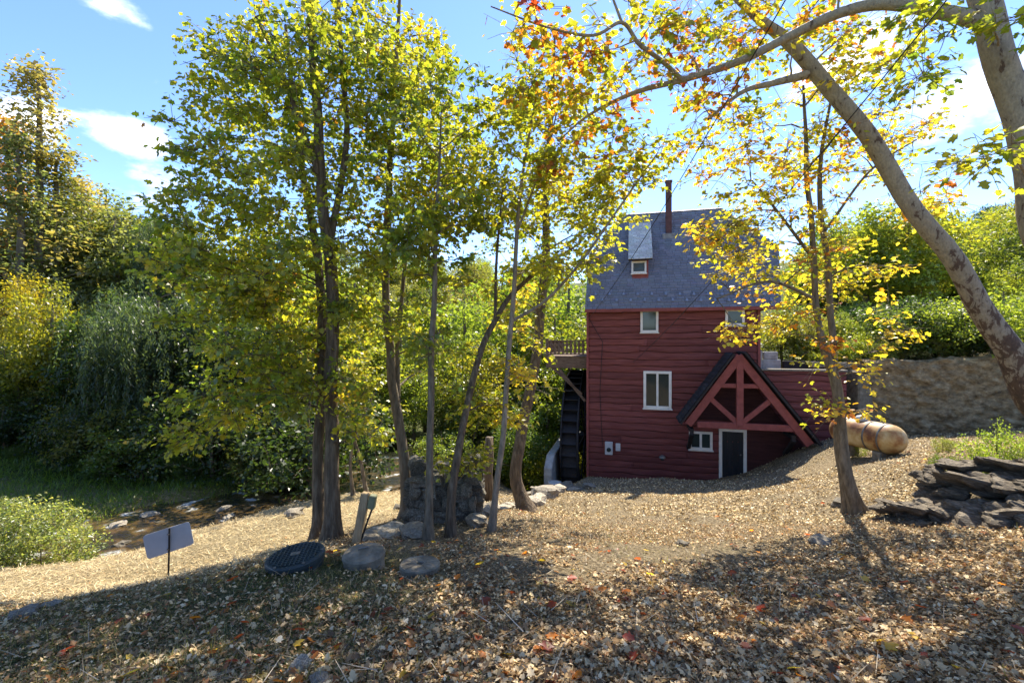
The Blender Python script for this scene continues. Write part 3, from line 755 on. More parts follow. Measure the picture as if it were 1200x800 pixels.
beam(tieL, tieR, .22, .14, 'tie_beam', v=.012)
kp = apex.x + .02
beam((kp, PV, apex.z - .1), (kp, PV, tz), .22, .15, 'king_post', v=-.012)
colz = pp(866, 452).z
def on_rafter(z, side):
    toe = ltoe if side < 0 else rtoe; k = (apex.z - z) / (apex.z - toe.z); return apex.x + (toe.x - apex.x) * k
beam((on_rafter(colz, -1), PV, colz), (on_rafter(colz, 1), PV, colz), .15, .1, 'collar_beam', v=.02)
for s in (-1, 1):
    zq = pp(866, 468).z
    beam((kp + s * .08, PV, tz + .12), (on_rafter(zq, s) - s * .1, PV, zq), .17, .11, 'strut', v=.024)
# roof slabs of the porch, from the truss back to the wall
for s, toe in ((-1, ltoe), (1, rtoe)):
    d = Vector((toe.x - apex.x, 0, toe.z - apex.z)); n = Vector((-d.z, 0, d.x)).normalized()
    if n.z < 0: n = -n
    A = Vector((apex.x, PV - .22, apex.z)) + n * .2; B = Vector((toe.x, PV - .22, toe.z)) + n * .2 + d.normalized() * .12
    if s > 0: A = A + d.normalized() * -.06
    depth = Vector((0, -PV + .2, 0))
    rf = MB().poly([A, B, B + depth, A + depth], n * .07).build('porch_roof', M['dark'], porch)
    # shingle courses across the slope
    L_ = (B - A).length; dn = (A - B).normalized(); V = []; Fq = []; C = []; k = 0; r_ = np.random.default_rng(40 + s)
    sdist = 0
    while sdist < L_ - .02:
        y = -(k % 2) * .14
        while y < depth.y:
            w = .28 * r_.uniform(.85, 1.15); y0 = max(y + .004, 0); y1 = min(y + w - .004, depth.y); y += w
            if y1 - y0 < .03: continue
            p0 = B + n * .07 + dn * sdist + Vector((0, y0, 0)); p1 = B + n * .07 + dn * sdist + Vector((0, y1, 0)); e = min(.18, L_ - sdist)
            i0 = len(V); V += [tuple(p0 + n * .03), tuple(p1 + n * .03), tuple(p1 + dn * e + n * .01), tuple(p0 + dn * e + n * .01), tuple(p0), tuple(p1)]
            Fq += [(i0, i0 + 1, i0 + 2, i0 + 3), (i0 + 4, i0 + 5, i0 + 1, i0)]
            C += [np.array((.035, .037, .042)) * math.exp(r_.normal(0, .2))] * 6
        sdist += .17; k += 1
    tag(link('shingles', fast_mesh('shingles', V, Fq, cols=np.array(C)), M['shingle'], rf), kind='stuff')
q0 = Vector((on_rafter(tz, -1) + .1, -.1, tz)); q1 = Vector((on_rafter(tz, 1) - .1, -.1, tz)); q2 = Vector((apex.x, -.1, apex.z - .05))
MB().poly([q0, q1, q2], (0, .03, 0)).build('gable_shade_panel', M['porch_shade'], porch)  # added panel, painted dark for the shade inside the gable
xr = on_rafter(tz - 1.9, 1); x0_ = Lh(876.5, 530, -.1).x
MB().poly([Vector((x0_, -.1, tz - .02)), Vector((x0_, -.1, tz - 2.6)), Vector((xr, -.1, tz - 2.6)), Vector((xr, -.1, tz - 1.9)), Vector((q1.x, -.1, tz - .02))], (0, .03, 0)).build('side_shade_panel', M['porch_shade'], porch)  # added panel, its dark colour is the porch shade right of the door
# brackets carrying the porch back to the wall
for px, py in ((811, 508), (931, 516)):
    p = pp(px, py)
    MB().beam((p.x, PV + .05, p.z), (p.x, -.04, p.z - .75), .13, .11).build('bracket', M['dark'], porch)
    MB().beam((p.x, PV + .05, p.z + .1), (p.x, -.02, p.z + .1), .13, .13).build('bracket', M['dark'], porch)

# ---- things fixed on the facade
a = Lh(709, 532, -.08); b = Lh(718, 517.5, -.08)
mt = MB().box((a.x, -.14, a.z), (b.x, -.03, b.z)).build('meter_box', M['grey_box'], house, bevel=.012)
o = MB().lathe([(0, 0), (.085, 0), (.085, .03), (.06, .06), (0, .06)], 16).build('dial', M['glass'], mt)
o.rotation_euler = (R(90), 0, 0); o.location = ((a.x + b.x) / 2, -.138, a.z + (b.z - a.z) * .4)
a = Lh(721.5, 528, -.08); b = Lh(727, 519.5, -.08)
MB().box((a.x, -.1, a.z), (b.x, -.03, b.z)).build('junction_box', M['grey_box'], house, bevel=.01)
p = Lh(776, 536, -.12)
lamp = MB().lathe([(.0, 0), (.13, .0), (.11, .07), (.04, .1), (0, .1)], 14).build('wall_lamp', M['steel'], house); lamp.location = (p.x, -.16, p.z)
MB().tube([(0, .14, .06), (0, .0, .1)], .02, 6).build('lamp_arm', M['steel'], lamp)
MB().lathe([(0, -.09), (.06, -.08), (.07, 0), (0, 0)], 12).build('bulb', M['glass'], lamp)
p0 = Lh(706, 522, -.06); p1 = Lh(703, 460, -.06); p2 = Lh(706, 400, -.06)
MB().tube([p0, p1, p2, Lh(690, 373, -.07)], .012, 6).build('service_cable', M['black'], house)

# ---- side wing at the right, lower, in the same boards
wing = empty('side_wing', (0, 0, 0), 0, house)
w0 = HW + .05; wtop = Lh(892, 434, .25).z; w1 = Lh(992, 440, .25).x
ww = MB().box((w0, .25, -.2), (w1, 3.2, wtop)).build('wall', M['red'], wing)
zz = .1; row = 0
while zz < wtop - .05:
    h = rr_.uniform(.22, .3); z1 = min(zz + h, wtop)
    plank(ww, w0 + .003, w1 - .02, zz, z1 - .0, .25, 200 + row * 3.1); zz = z1; row += 1
for k in range(2):
    ul = (w1 - w0) / 2
    MB().box((w0 + k * ul + .004, .12, wtop), (w0 + (k + 1) * ul - .004, .5, wtop + .07)).build('coping', M['grey_wood'], wing, bevel=.01)
# parapet stones and beams on the wing terrace
MB().box((w0 + .05, 1.2, wtop), (w0 + .35, 1.5, wtop + .72)).box((w0 + .35, 1.24, wtop + .0), (w0 + 1.0, 1.46, wtop + .38)).box((w0 + .4, 1.26, wtop + .38), (w0 + .9, 1.44, wtop + .68)).build('terrace_parapet', M['concrete'], wing, bevel=.03)
MB().box((w0 + 1.1, 1.3, wtop + .0), (w1 - .3, 1.5, wtop + .33)).build('terrace_beam', M['dark'], wing, bevel=.03)
MB().box((w1 - .9, .9, wtop + .1), (w1 + .4, 1.1, wtop + .3)).build('terrace_beam', M['grey_wood'], wing, bevel=.03)

# ---- deck at the left, over the wheel
deck = empty('deck', (0, 0, 0), 0, house)
dkL = Lh(640, 430, .35).x
zt = Lh(660, 417, .35).z; zb = Lh(660, 431, .35).z; zr = Lh(660, 398.5, .35).z
nb = 14
for k in range(nb):
    x0 = dkL + (-.06 - dkL) * k / nb; x1 = dkL + (-.06 - dkL) * (k + 1) / nb
    MB().box((x0 + .004, .3, zt - .04), (x1 - .004, 5.2, zt)).build('floor_board', M['deck_wood'], deck)
MB().box((dkL, .33, zb), (-.06, .4, zt - .045)).build('rim_joist', M['deck_wood'], deck)
MB().box((dkL, .405, zb), (dkL + .07, 5.2, zt - .045)).build('rim_joist', M['deck_wood'], deck)
for z, w in ((zr, .1), (zt + .1, .07)):
    MB().box((dkL, .36, z - .05), (-.06, .36 + w, z)).build('rail', M['deck_wood'], deck, bevel=.008)
    MB().box((dkL + .0, .37 + w, z - .05), (dkL + w, 5.2, z)).build('rail', M['deck_wood'], deck, bevel=.008)
MB().box((dkL - .02, .34, zt), (dkL + .1, .35 + .1, zr + .08)).build('post', M['deck_wood'], deck, bevel=.01)
prof = [(.035, 0), (.035, .12), (.075, .3), (.03, .48), (.075, .68), (.035, .88), (.035, 1)]
hb = zr - .05 - (zt + .1)
bal = MB().poly([(w, 0, t * hb) for w, t in prof] + [(-w, 0, t * hb) for w, t in prof[::-1]], (0, .03, 0)).mesh('baluster')
bal.materials.append(M['deck_wood'])
for k in range(9):
    o = link('baluster', bal, None, deck); o.location = (dkL + .2 + k * (-.12 - dkL - .2) / 8.5, .385, zt + .1)
for k in range(22):
    o = link('baluster', bal, None, deck); o.location = (dkL + .03, .6 + k * .2, zt + .1); o.rotation_euler = (0, 0, R(90))
for (x0, y0), (x1, y1) in (((641, 424), (682, 462)), ((655, 432), (686, 470))):
    A = Lh(x0, y0, .42); B = Lh(x1, y1, .42)
    MB().beam(A, B, .1, .12, (0, 1, 0)).build('brace', M['deck_wood'], deck, bevel=.01)
MB().beam((dkL + .05, 4.8, zb), (-.02, 4.8, zb - 1.6), .1, .12, (0, 1, 0)).build('brace', M['deck_wood'], deck, bevel=.01)

# ---- water wheel
WR = 3.0; wu0 = -1.06; wu1 = -.34; wv = 2.75; wz = Lh(680, 433, wv).z - WR
wheel = empty('water_wheel', Matrix.Rotation(-HA, 3, 'Z') @ Vector((0, wv, wz)) + Vector((HX, HY, HZ)), -HA)
tag(wheel, 'tall black timber water wheel beside the red mill wall', 'water wheel')
NS = 40
for u in (wu0, wu1 - .06):
    m = MB(); n = 48
    for i in range(n):
        a = 2 * math.pi * i / n
        for rr2 in (WR, WR - .38):
            for du in (0, .06): m.v.append((u + du, math.cos(a) * rr2, math.sin(a) * rr2))
    for i in range(n):
        a = i * 4; b = ((i + 1) % n) * 4
        m.f += [(a, b, b + 1, a + 1), (a + 2, a + 3, b + 3, b + 2), (a, a + 2, b + 2, b), (a + 1, b + 1, b + 3, a + 3)]
    m.build('rim', M['wheel'], wheel)
    for k in range(8):
        a = math.pi * 2 * k / 8
        MB().beam((u + .03, math.cos(a) * .2, math.sin(a) * .2), (u + .03, math.cos(a) * (WR - .2), math.sin(a) * (WR - .2)), .14, .05, (1, 0, 0)).build('spoke', M['wheel'], wheel)
pm = MB().box((wu0 - .02, -.02, -.2), (wu1 + .02, .02, .34)).mesh('paddle'); pm.materials.append(M['wheel'])
sm = MB().box((wu0 + .03, -.27, -.03), (wu1 - .03, .27, .02)).mesh('sole'); sm.materials.append(M['wheel'])
for k in range(NS):
    a = 2 * math.pi * k / NS
    o = link('paddle', pm, None, wheel); o.location = (0, math.cos(a) * (WR - .22), math.sin(a) * (WR - .22)); o.rotation_euler = (a - R(90) + R(60), 0, 0)
    o = link('drum_board', sm, None, wheel); o.location = (0, math.cos(a) * (WR - .36), math.sin(a) * (WR - .36)); o.rotation_euler = (a - R(90), 0, 0)
MB().tube([(wu0 - .25, 0, 0), (.1, 0, 0)], .16, 14).build('axle', M['wheel'], wheel)

# concrete race wall along the wheel, small black drum in front of it
rw = empty('race_wall', Matrix.Rotation(-HA, 3, 'Z') @ Vector((0, 0, 0)) + Vector((HX, HY, HZ)), -HA)
tag(rw, 'pale concrete race wall with sloping top beside the water wheel', 'wall')
A = Lh(642, 549, -.9); B = Lh(654, 531, 1.6)
V = [(A.x - .16, -.9, -2), (A.x + .16, -.9, -2), (A.x + .16, -.9, A.z), (A.x - .16, -.9, A.z)]
V += [(A.x - .16, -.3, A.z + .42), (A.x + .16, -.3, A.z + .42), (A.x + .16, 6, A.z + .5), (A.x - .16, 6, A.z + .5), (A.x - .16, 6, -3), (A.x + .16, 6, -3)]
m = MB(); m.v = V; m.f = [(0, 1, 2, 3), (3, 2, 5, 4), (4, 5, 6, 7), (0, 3, 4, 7, 8), (1, 9, 6, 5, 2), (7, 6, 9, 8), (0, 8, 9, 1)]
m.build('wall_body', M['concrete'], rw, bevel=.03)
p = W(650, 572, 15.4); zg = gz(p.x, p.y)
dr_ = empty('drum', (p.x, p.y, zg)); tag(dr_, 'small black drum with pale rim at the end of the race wall', 'drum')
MB().lathe([(.19, -.1), (.21, .36), (.19, .38)], 20).build('drum_body', M['black'], dr_, True)
MB().lathe([(.225, .36), (.235, .41), (.2, .42), (.19, .4)], 20).build('drum_rim', M['concrete'], dr_)

# ---- service wires to the house
def cable(a, b, sag, name, label, rad=.008):
    a = Vector(a); b = Vector(b); pts = []
    for i in range(25):
        t = i / 24; p = a.lerp(b, t); p.z -= sag * 4 * t * (1 - t); pts.append(p)
    o = MB().tube(pts, rad, 5).build(name, M['black']); tag(o, label, 'wire', 'service wires to the house'); return o
def Hw(v): return Matrix.Rotation(-HA, 3, 'Z') @ Vector(v) + Vector((HX, HY, HZ))
cable(Hw(Lh(690, 373, -.07)), W(955, -60, 4.6), .25, 'service_wire', 'black wire from the house corner up past the chimney')
cable(Hw(Lh(742, 424, -.07)), W(1150, -50, 4.4), .25, 'service_wire', 'black wire from the middle of the facade up towards the yellow maple')

# ------------------------------------------------------------------ rocks
import bmesh
def rock_mesh(name, seed, sub=2, jag=.18, flat=1.0, layers=0):
    bm = bmesh.new(); bmesh.ops.create_cube(bm, size=2)
    bmesh.ops.subdivide_edges(bm, edges=bm.edges[:], cuts=sub, use_grid_fill=True)
    for v in bm.verts:
        c = v.co; s = c.copy(); l = max(abs(c.x), abs(c.y), abs(c.z)); c2 = c.normalized() * 1.15
        c = c.lerp(c2, .5)
        q = Vector((seed * 3.1, seed * 1.7, 0))
        d = mnoise.noise(c * 1.1 + q) * jag * 1.6 + mnoise.noise(c * 2.7 + q) * jag * .7
        if layers: d += .10 * math.floor(math.sin(c.z * layers + seed + c.x * .8) * 1.5)
        c = c * (1 + d)
        v.co = c
    for f in bm.faces: f.smooth = False
    me = bpy.data.meshes.new(name); bm.to_mesh(me); bm.free(); return me
ROCKS = [rock_mesh('stone', k, 2, .32) for k in range(6)]
for me in ROCKS: me.materials.append(M['stone'])
LEDGE = [rock_mesh('ledge', 20 + k, 9, .42, layers=3) for k in range(4)]
for me in LEDGE: me.materials.append(M['slate'])
rk = random.Random(11)
def rock(px, py, Y, w, h, d=None, mesh=None, label='', group=None, cat='rock', name='rock', tilt=0, sink=.3, onground=True, rz=None):
    p = W(px, py, Y); z = gz(p.x, p.y) if onground else p.z
    o = link(name, mesh or rk.choice(ROCKS)); k0 = .86 if name == 'ledge_rock' else 1
    o.scale = (w / 2 * k0, (d or w) / 2 * k0, h / 2 * k0)
    o.location = (p.x, p.y, z + h / 2 - sink * h); o.rotation_euler = (R(rk.uniform(-8, 8)), R(tilt), rk.uniform(0, 6.28) if rz is None else rz)
    tag(o, label, cat, group); return o
# rubble below the mill
for k in range(26):
    px = rk.uniform(556, 640); t = (px - 556) / 84; py = 618 - t * 30 + rk.uniform(-14, 6); Y = 8.8 + t * 4.0 + (606 - py) * .05
    s = rk.uniform(.12, .36)
    rock(px, py, Y, s, s * rk.uniform(.5, .8), s * rk.uniform(.7, 1), label='grey rubble stone tumbled between the stone pier and the mill', group='rubble stones below the mill', name='rubble_stone', cat='stone')
for px, py, Y, s, h in ((640, 590, 12.0, .62, .34), (664, 566, 14.5, .7, .4), (655, 580, 13, .4, .25), (628, 600, 11.2, .5, .3), (672, 575, 13.4, .3, .18), (690, 562, 14.9, .35, .2)):
    rock(px, py, Y, s, h, label='pale weathered boulder on the crest beside the water wheel', group='pale boulders by the wheel', name='boulder', cat='boulder')
# dark flat slabs behind the septic lids
for px, py, Y, w, h, d in ((455, 628, 7.4, .62, .2, .5), (488, 632, 7.2, .5, .22, .45), (430, 634, 7.1, .4, .16, .4)):
    rock(px, py, Y, w, h, d, label='low flat dark stone lying behind the concrete riser', group='flat stones behind the riser', name='flat_stone', cat='stone')
for px, py, Y, s in ((352, 770, 2.85, .13), (375, 790, 2.62, .12), (62, 720, 4.9, .16), (28, 727, 4.6, .2), (345, 600, 9.6, .35), (470, 590, 10.3, .3), (800, 640, 6.2, .14), (962, 640, 6.1, .25), (985, 585, 8.6, .3), (700, 700, 4.2, .09)):
    rock(px, py, Y, s, s * .5, s * .8, label='small stone half buried in the fallen leaves', group='small half buried stones', name='small_stone', cat='stone')
for k in range(7):
    t = rk.uniform(.22, .72) * (len(STREAM) - 1); i = int(t); q = STREAM[i] + (STREAM[i + 1] - STREAM[i]) * (t - i); s_ = rk.uniform(.15, .4)
    o = rock(600, 600, 12, s_, s_ * .5, label='wet stone lying in the shallow stream', group='stones in the stream', name='stream_stone', cat='stone')
    o.location = (q[0] + rk.uniform(-1.1, 1.1), q[1] + rk.uniform(-1.1, 1.1), WATER_Z - .02)
# ledge outcrop at the right
LB = 'dark layered slab of the rock outcrop right of the yellow maple'; LG = 'slabs of the rock outcrop'
for k_, (px, py, Y, w, h, d, t, rz) in enumerate(((1072, 612, 6.9, .95, .34, .8, -6, .2), (1060, 594, 7.1, .75, .3, .7, 8, .5), (1120, 600, 6.9, 1.1, .5, .8, 6, 0), (1165, 606, 6.5, 1.2, .6, .8, 10, .1), (1215, 600, 6.3, 1.0, .6, .8, 8, .3),
                                   (1105, 575, 7.2, .55, .34, .6, -4, .6), (1150, 570, 7.0, 1.3, .3, .7, 14, .0), (1195, 566, 6.8, 1.1, .34, .8, 12, .2), (1098, 556, 7.3, .5, .26, .5, 3, .2), (1128, 544, 7.4, .8, .24, .6, -2, .1), (1180, 545, 7.2, .95, .26, .7, 10, .1), (1225, 550, 7, .9, .5, .7, 8, .4))):
    lb_ = 'dark slab lying at the foot of the rock outcrop, the end beside the yellow maple' if k_ < 2 else 'large dark layered slab in the bottom course of the rock outcrop' if k_ < 5 else 'dark layered slab in the upper courses of the rock outcrop'
    rock(px, py, Y, w, h, d, mesh=rk.choice(LEDGE), label=lb_, group=LG + (', foot' if k_ < 2 else ', bottom' if k_ < 5 else ', upper'), name='ledge_rock', tilt=t, onground=False, sink=.62, rz=rz)

# stone pier (ruin): stones one by one
pb = W(522, 628, 8.9); pz = gz(pb.x, pb.y)
pier = empty('stone_pier', (pb.x, pb.y, pz)); tag(pier, 'ruined square pier of grey mortared field stones among the thin tree trunks', 'stone pier')
core = MB().box((-.52, -.34, -.3), (.52, .4, .82)).build('mortar_core', M['concrete_dark'], pier)
PM = [me.copy() for me in ROCKS]
M['pier_stone'] = noisy('mossy_pier_stone', [(.25, (.06, .052, .035)), (.45, (.16, .14, .10)), (.6, (.27, .245, .19)), (.78, (.42, .39, .32))], 6, 10, bump=.9, bscale=12, dist=.03, rough=.95); vary(M['pier_stone'], .35, 1.1)
for me in PM: me.materials.clear(); me.materials.append(M['pier_stone'])
z = -.1
while z < 1.02:
    h = rk.uniform(.13, .24); top = 1.25 + rk.uniform(-.15, .1)
    for side in range(3):
        ln = 1.22 if side == 0 else .95; x = -ln / 2
        while x < ln / 2 - .05:
            w = rk.uniform(.16, .36); w = min(w, ln / 2 - x + .05); cx = x + w / 2; x += w
            if side == 0: loc = (cx * (1 - .12 * max(z, 0)), -.38 + rk.uniform(-.08, .04), z + h / 2); rz = 0
            else: loc = ((-.56 if side == 1 else .56) + rk.uniform(-.03, .03), cx + .02, z + h / 2); rz = R(90)
            if z > .6 and rk.random() < .4 + .5 * (cx > .1): continue
            o = link('stone', rk.choice(PM), None, pier); o.location = loc; o.rotation_euler = (rk.uniform(-.12, .12), rk.uniform(-.12, .12), rz + rk.uniform(-.1, .1))
            o.scale = (w * .53, .14 * rk.uniform(.8, 1.2), h * .53)
    z += h * .97
for k in range(9):
    o = link('stone', rk.choice(PM), None, pier); s = rk.uniform(.1, .18); o.scale = (s, s * .8, s * .55); o.location = (rk.uniform(-.45, .45), rk.uniform(-.3, .3), .9 + rk.uniform(-.03, .06)); o.rotation_euler = (0, 0, rk.uniform(0, 6))

# ------------------------------------------------------------------ retaining wall at the right
def retaining_wall():
    d = WB - WA; L_ = np.hypot(*d); t = d / L_; n = np.array([-t[1], t[0]]); n = n if n[1] > 0 else -n
    root = empty('retaining_wall', (WA[0], WA[1], gz(WA[0] - n[0] * .6, WA[1] - n[1] * .6) - .2)); tag(root, 'long brown rubble retaining wall with pale ragged top behind the tank', 'wall')
    nu, nv = 220, 70; V = np.zeros((nv, nu, 3))
    for i in range(nu):
        s = L_ * i / (nu - 1); top = CZ - .72 + s / L_ * .55 + .2 * mnoise.noise((s * .9, 3, 0)) + .08 * mnoise.noise((s * 4, 1, 0))
        bot = CZ - 4.2
        for j in range(nv):
            if j < nv - 10: z = bot + (top - bot) * j / (nv - 11); off = 0
            else: z = top + .03 * math.sin(j); off = (j - nv + 11) * .07
            q = Vector((s, z, 0)); c = mnoise.voronoi(Vector((s * 2.1, z * 3.4, .5)))[0]
            e = min(c[1] - c[0], .4) * .2 + mnoise.fractal(q * 2.6, .8, 2, 6) * .14
            lean = (z - bot) * .04
            if off == 0: p = WA + t * s - n * (e - lean)
            else: p = WA + t * s + n * (off + lean - e * .3); z += mnoise.noise((s * 5, off * 7, 0)) * .05
            V[j, i] = (p[0], p[1], z)
    V -= np.array(root.location)
    idx = np.arange(nu * nv).reshape(nv, nu)
    f = np.stack([idx[:-1, :-1], idx[:-1, 1:], idx[1:, 1:], idx[1:, :-1]], -1).reshape(-1, 4)
    link('wall_face', fast_mesh('wall_face', V.reshape(-1, 3), f), M['wallstone'], root, smooth=False)
    m = MB(); a = np.array([0., 0.]) - t * .25; b = t * .3
    m.box((-.3, -.05, -.3), (.22, .6, CZ - 1.05 - root.location.z)).build('wall_end', M['concrete_dark'], root, bevel=.04)
retaining_wall()

# ------------------------------------------------------------------ gas tank
def tank():
    e = W(1060, 509, 11.4); b = W(992, 503, 12.9)
    ax = Vector((b.x - e.x, b.y - e.y, 0)).normalized(); rz = math.atan2(ax.y, ax.x)
    L_ = 1.95; rad = .385; c = Vector((e.x, e.y, 0)) + ax * L_ / 2
    zg = max(gz(c.x, c.y), gz(e.x + ax.x * .5, e.y + ax.y * .5), gz(e.x + ax.x * 2.3, e.y + ax.y * 2.3))
    root = empty('gas_tank', (c.x, c.y, zg), rz); tag(root, 'rusty cream horizontal gas tank lying on blocks before the retaining wall', 'gas tank')
    zc = .08 + rad
    prof = [(0.0, -L_ / 2)]
    for k in range(1, 9): a = R(90 * k / 8); prof.append((rad * math.sin(a), -L_ / 2 + .36 * (1 - math.cos(a))))
    prof += [(rad, 0)] + [(r_, -z) for r_, z in prof[::-1]]
    m = MB().lathe(prof, 36); m.v = [(z, x, y + zc) for x, y, z in m.v]
    body = m.build('tank_body', M['tank'], root, smooth=True)
    for x in (-.2, .45, -L_ / 2 + .4):
        m = MB().lathe([(rad + .002, -.02), (rad + .012, -.02), (rad + .012, .02), (rad + .002, .02)], 36); m.v = [(z + x, xx, y + zc) for xx, y, z in m.v]
        m.build('weld_band', M['steel'], root, smooth=True)
    m = MB().lathe([(.16, 0), (.16, .08), (.13, .13), (0, .16)], 20, (.1, 0, zc + rad - .03)); m.build('valve_dome', M['grey_box'], root, smooth=True)
    MB().tube([(-.45, 0, zc + rad - .02), (-.45, 0, zc + rad + .06)], .02, 8).build('lifting_lug', M['steel'], root)
    for x in (-.5, .55):
        MB().box((x - .1, -.3, -.25), (x + .12, .3, .13)).build('block', M['concrete_dark'], root, bevel=.02)
tank()

# ------------------------------------------------------------------ sign, lids, post
def sign():
    p = W(197, 676, 7.3); root = empty('yard_sign', (p.x, p.y, gz(p.x, p.y)), R(8)); tag(root, 'grey back of a tilted panel sign on a thin black stake', 'sign')
    MB().tube([(0, 0, -.2), (.02, 0, .84)], .014, 8).build('stake', M['black'], root)
    w, h, r_ = .31, .19, .045; pts = []
    for cx, cz, a0 in ((w - r_, h - r_, 0), (-w + r_, h - r_, 90), (-w + r_, -h + r_, 180), (w - r_, -h + r_, 270)):
        for k in range(5): a = R(a0 + 22.5 * k); pts.append((cx + r_ * math.cos(a), 0, cz + r_ * math.sin(a)))
    o = MB().poly(pts, (0, .012, 0)).build('panel', M['sign'], root); o.location = (-.0, .018, .64); o.rotation_euler = (R(-6), R(-11), R(20))
    for z in (.5, .74):
        MB().lathe([(0, 0), (.018, 0), (.018, .012), (0, .012)], 10).build('bolt', M['steel'], root).location = (.01, -.016, z)
sign()

def septic_lid():
    p = W(347, 661, 5.1); z = gz(p.x, p.y)
    root = empty('septic_lid', (p.x, p.y, z + .02), 0); root.rotation_euler = (R(2), R(-5), .2); tag(root, 'round dark green ribbed plastic septic lid set low in the grass', 'lid')
    MB().lathe([(.285, -.25), (.285, .03), (.31, .03), (.31, .07), (.29, .085), (0, .09)], 40).build('lid_body', M['green_lid'], root, smooth=False)
    rb = MB()
    for k in range(-6, 7):
        c = k * .044; h = math.sqrt(max(.26 ** 2 - c * c, 0)); 
        if h > .04: MB().box((c - .006, -h, .083), (c + .006, h, .098)).build('rib', M['green_lid'], root); MB().box((-h, c - .006, .083), (h, c + .006, .0965)).build('rib', M['green_lid'], root)
    MB().box((-.05, -.03, .0885), (.05, .03, .102)).build('name_plate', M['concrete_dark'], root, bevel=.004)
    for k in range(6):
        a = k * math.pi / 3; MB().lathe([(0, 0), (.016, 0), (.016, .014), (0, .014)], 8).build('screw', M['steel'], root).location = (.285 * math.cos(a), .285 * math.sin(a), .082)
septic_lid()
def riser():
    p = W(427, 668, 5.2); z = gz(p.x, p.y); root = empty('concrete_riser', (p.x, p.y, z), .4); root.rotation_euler = (R(1), R(-2), .4)
    tag(root, 'round weathered concrete riser with domed cover beside the wooden post', 'concrete riser')
    MB().lathe([(.235, -.25), (.225, .1), (.22, .13)], 36).build('ring', M['concrete_dark'], root, smooth=False)
    MB().lathe([(.235, .132), (.238, .17), (.22, .195), (.1, .215), (0, .22)], 36).build('cover', M['concrete_dark'], root, smooth=False)
    MB().tube([(-.06, 0, .2), (-.05, 0, .24), (.05, 0, .24), (.06, 0, .2)], .008, 6).build('handle', M['steel'], root)
riser()
def millstone():
    p = W(492, 668, 5.0); z = gz(p.x, p.y); root = empty('millstone', (p.x, p.y, z), .9); root.rotation_euler = (R(-2), R(3), .9); tag(root, 'small old grey millstone with a hole in its middle', 'millstone')
    m = MB(); seg = 40; prof = [(.04, -.1), (.215, -.1), (.22, .09), (.21, .105), (.045, .11), (.04, .10), (.04, -.1)]
    for r_, zz_ in prof:
        for k in range(seg):
            a = 2 * math.pi * k / seg; w = 1 + (.02 * mnoise.noise((math.cos(a) * 3, math.sin(a) * 3, zz_ * 9)) if r_ > .1 else 0)
            m.v.append((r_ * w * math.cos(a), r_ * w * math.sin(a), zz_))
    for i in range(len(prof) - 1):
        for k in range(seg):
            k2 = (k + 1) % seg; m.f.append((i * seg + k, i * seg + k2, (i + 1) * seg + k2, (i + 1) * seg + k))
    m.build('stone_disc', M['concrete_dark'], root)
    for k in range(10):
        a = 2 * math.pi * k / 10
        MB().beam((.06 * math.cos(a), .06 * math.sin(a), .108), (.2 * math.cos(a), .2 * math.sin(a), .106), .012, .008).build('dressing_ridge', M['concrete_dark'], root)
millstone()
def post():
    p = W(414, 642, 6.7); z = gz(p.x, p.y); root = empty('wooden_post', (p.x, p.y, z)); tag(root, 'leaning square wooden post with a small green switch box', 'post')
    MB().beam((0, 0, -.3), (.17, .05, .72), .12, .12, (0, 1, 0)).build('post_shaft', M['post_wood'], root, bevel=.012)
    b = MB().box((.0, -.05, -.1), (.1, .06, .1)).build('switch_box', M['green_box'], root, bevel=.012); b.location = (.22, .03, .6); b.rotation_euler = (0, R(10), 0)
    MB().tube([(.27, .03, .49), (.2, .02, .3), (.12, .0, .05), (.1, 0, -.1)], .015, 6).build('conduit', M['black'], root)
M['post_wood'] = noisy('tan_post_wood', [(.3, (.2, .14, .07)), (.7, (.42, .31, .17))], 8, 7, (3, 3, .4), bump=.5)
M['green_box'] = noisy('olive_box_paint', [(.3, (.12, .13, .07)), (.7, (.2, .2, .11))], 5, 4, rough=.5, bump=.05)
post()

# ------------------------------------------------------------------ trees close by
G1, G2, G3 = (.19, .23, .026), (.13, .185, .026), (.26, .28, .03)
YG, YE, OR, RU, RD = (.34, .34, .035), (.52, .43, .045), (.44, .22, .025), (.32, .12, .025), (.32, .06, .025)
DK = (.03, .06, .015)
PAL_MAPLE = [(G1, 4), (G2, 2.5), (G3, 4), (YG, 2.4), (YE, .25), (OR, .06)]
PAL_GREEN = [(G1, 4), (G2, 4), (G3, 2), (YG, .8)]
PAL_YELLOW = [(YE, 4), (OR, 1.1), (YG, 3.6), (G3, 1.6), (RU, .25)]
PAL_MIX = [(OR, 1.2), (RU, 1.3), (YE, 1.5), (YG, 4), (G1, 3), (RD, .25)]
PAL_YG = [(G3, 4.5), (YG, 2.6), (G1, 3.5), (YE, .45), (OR, .1)]

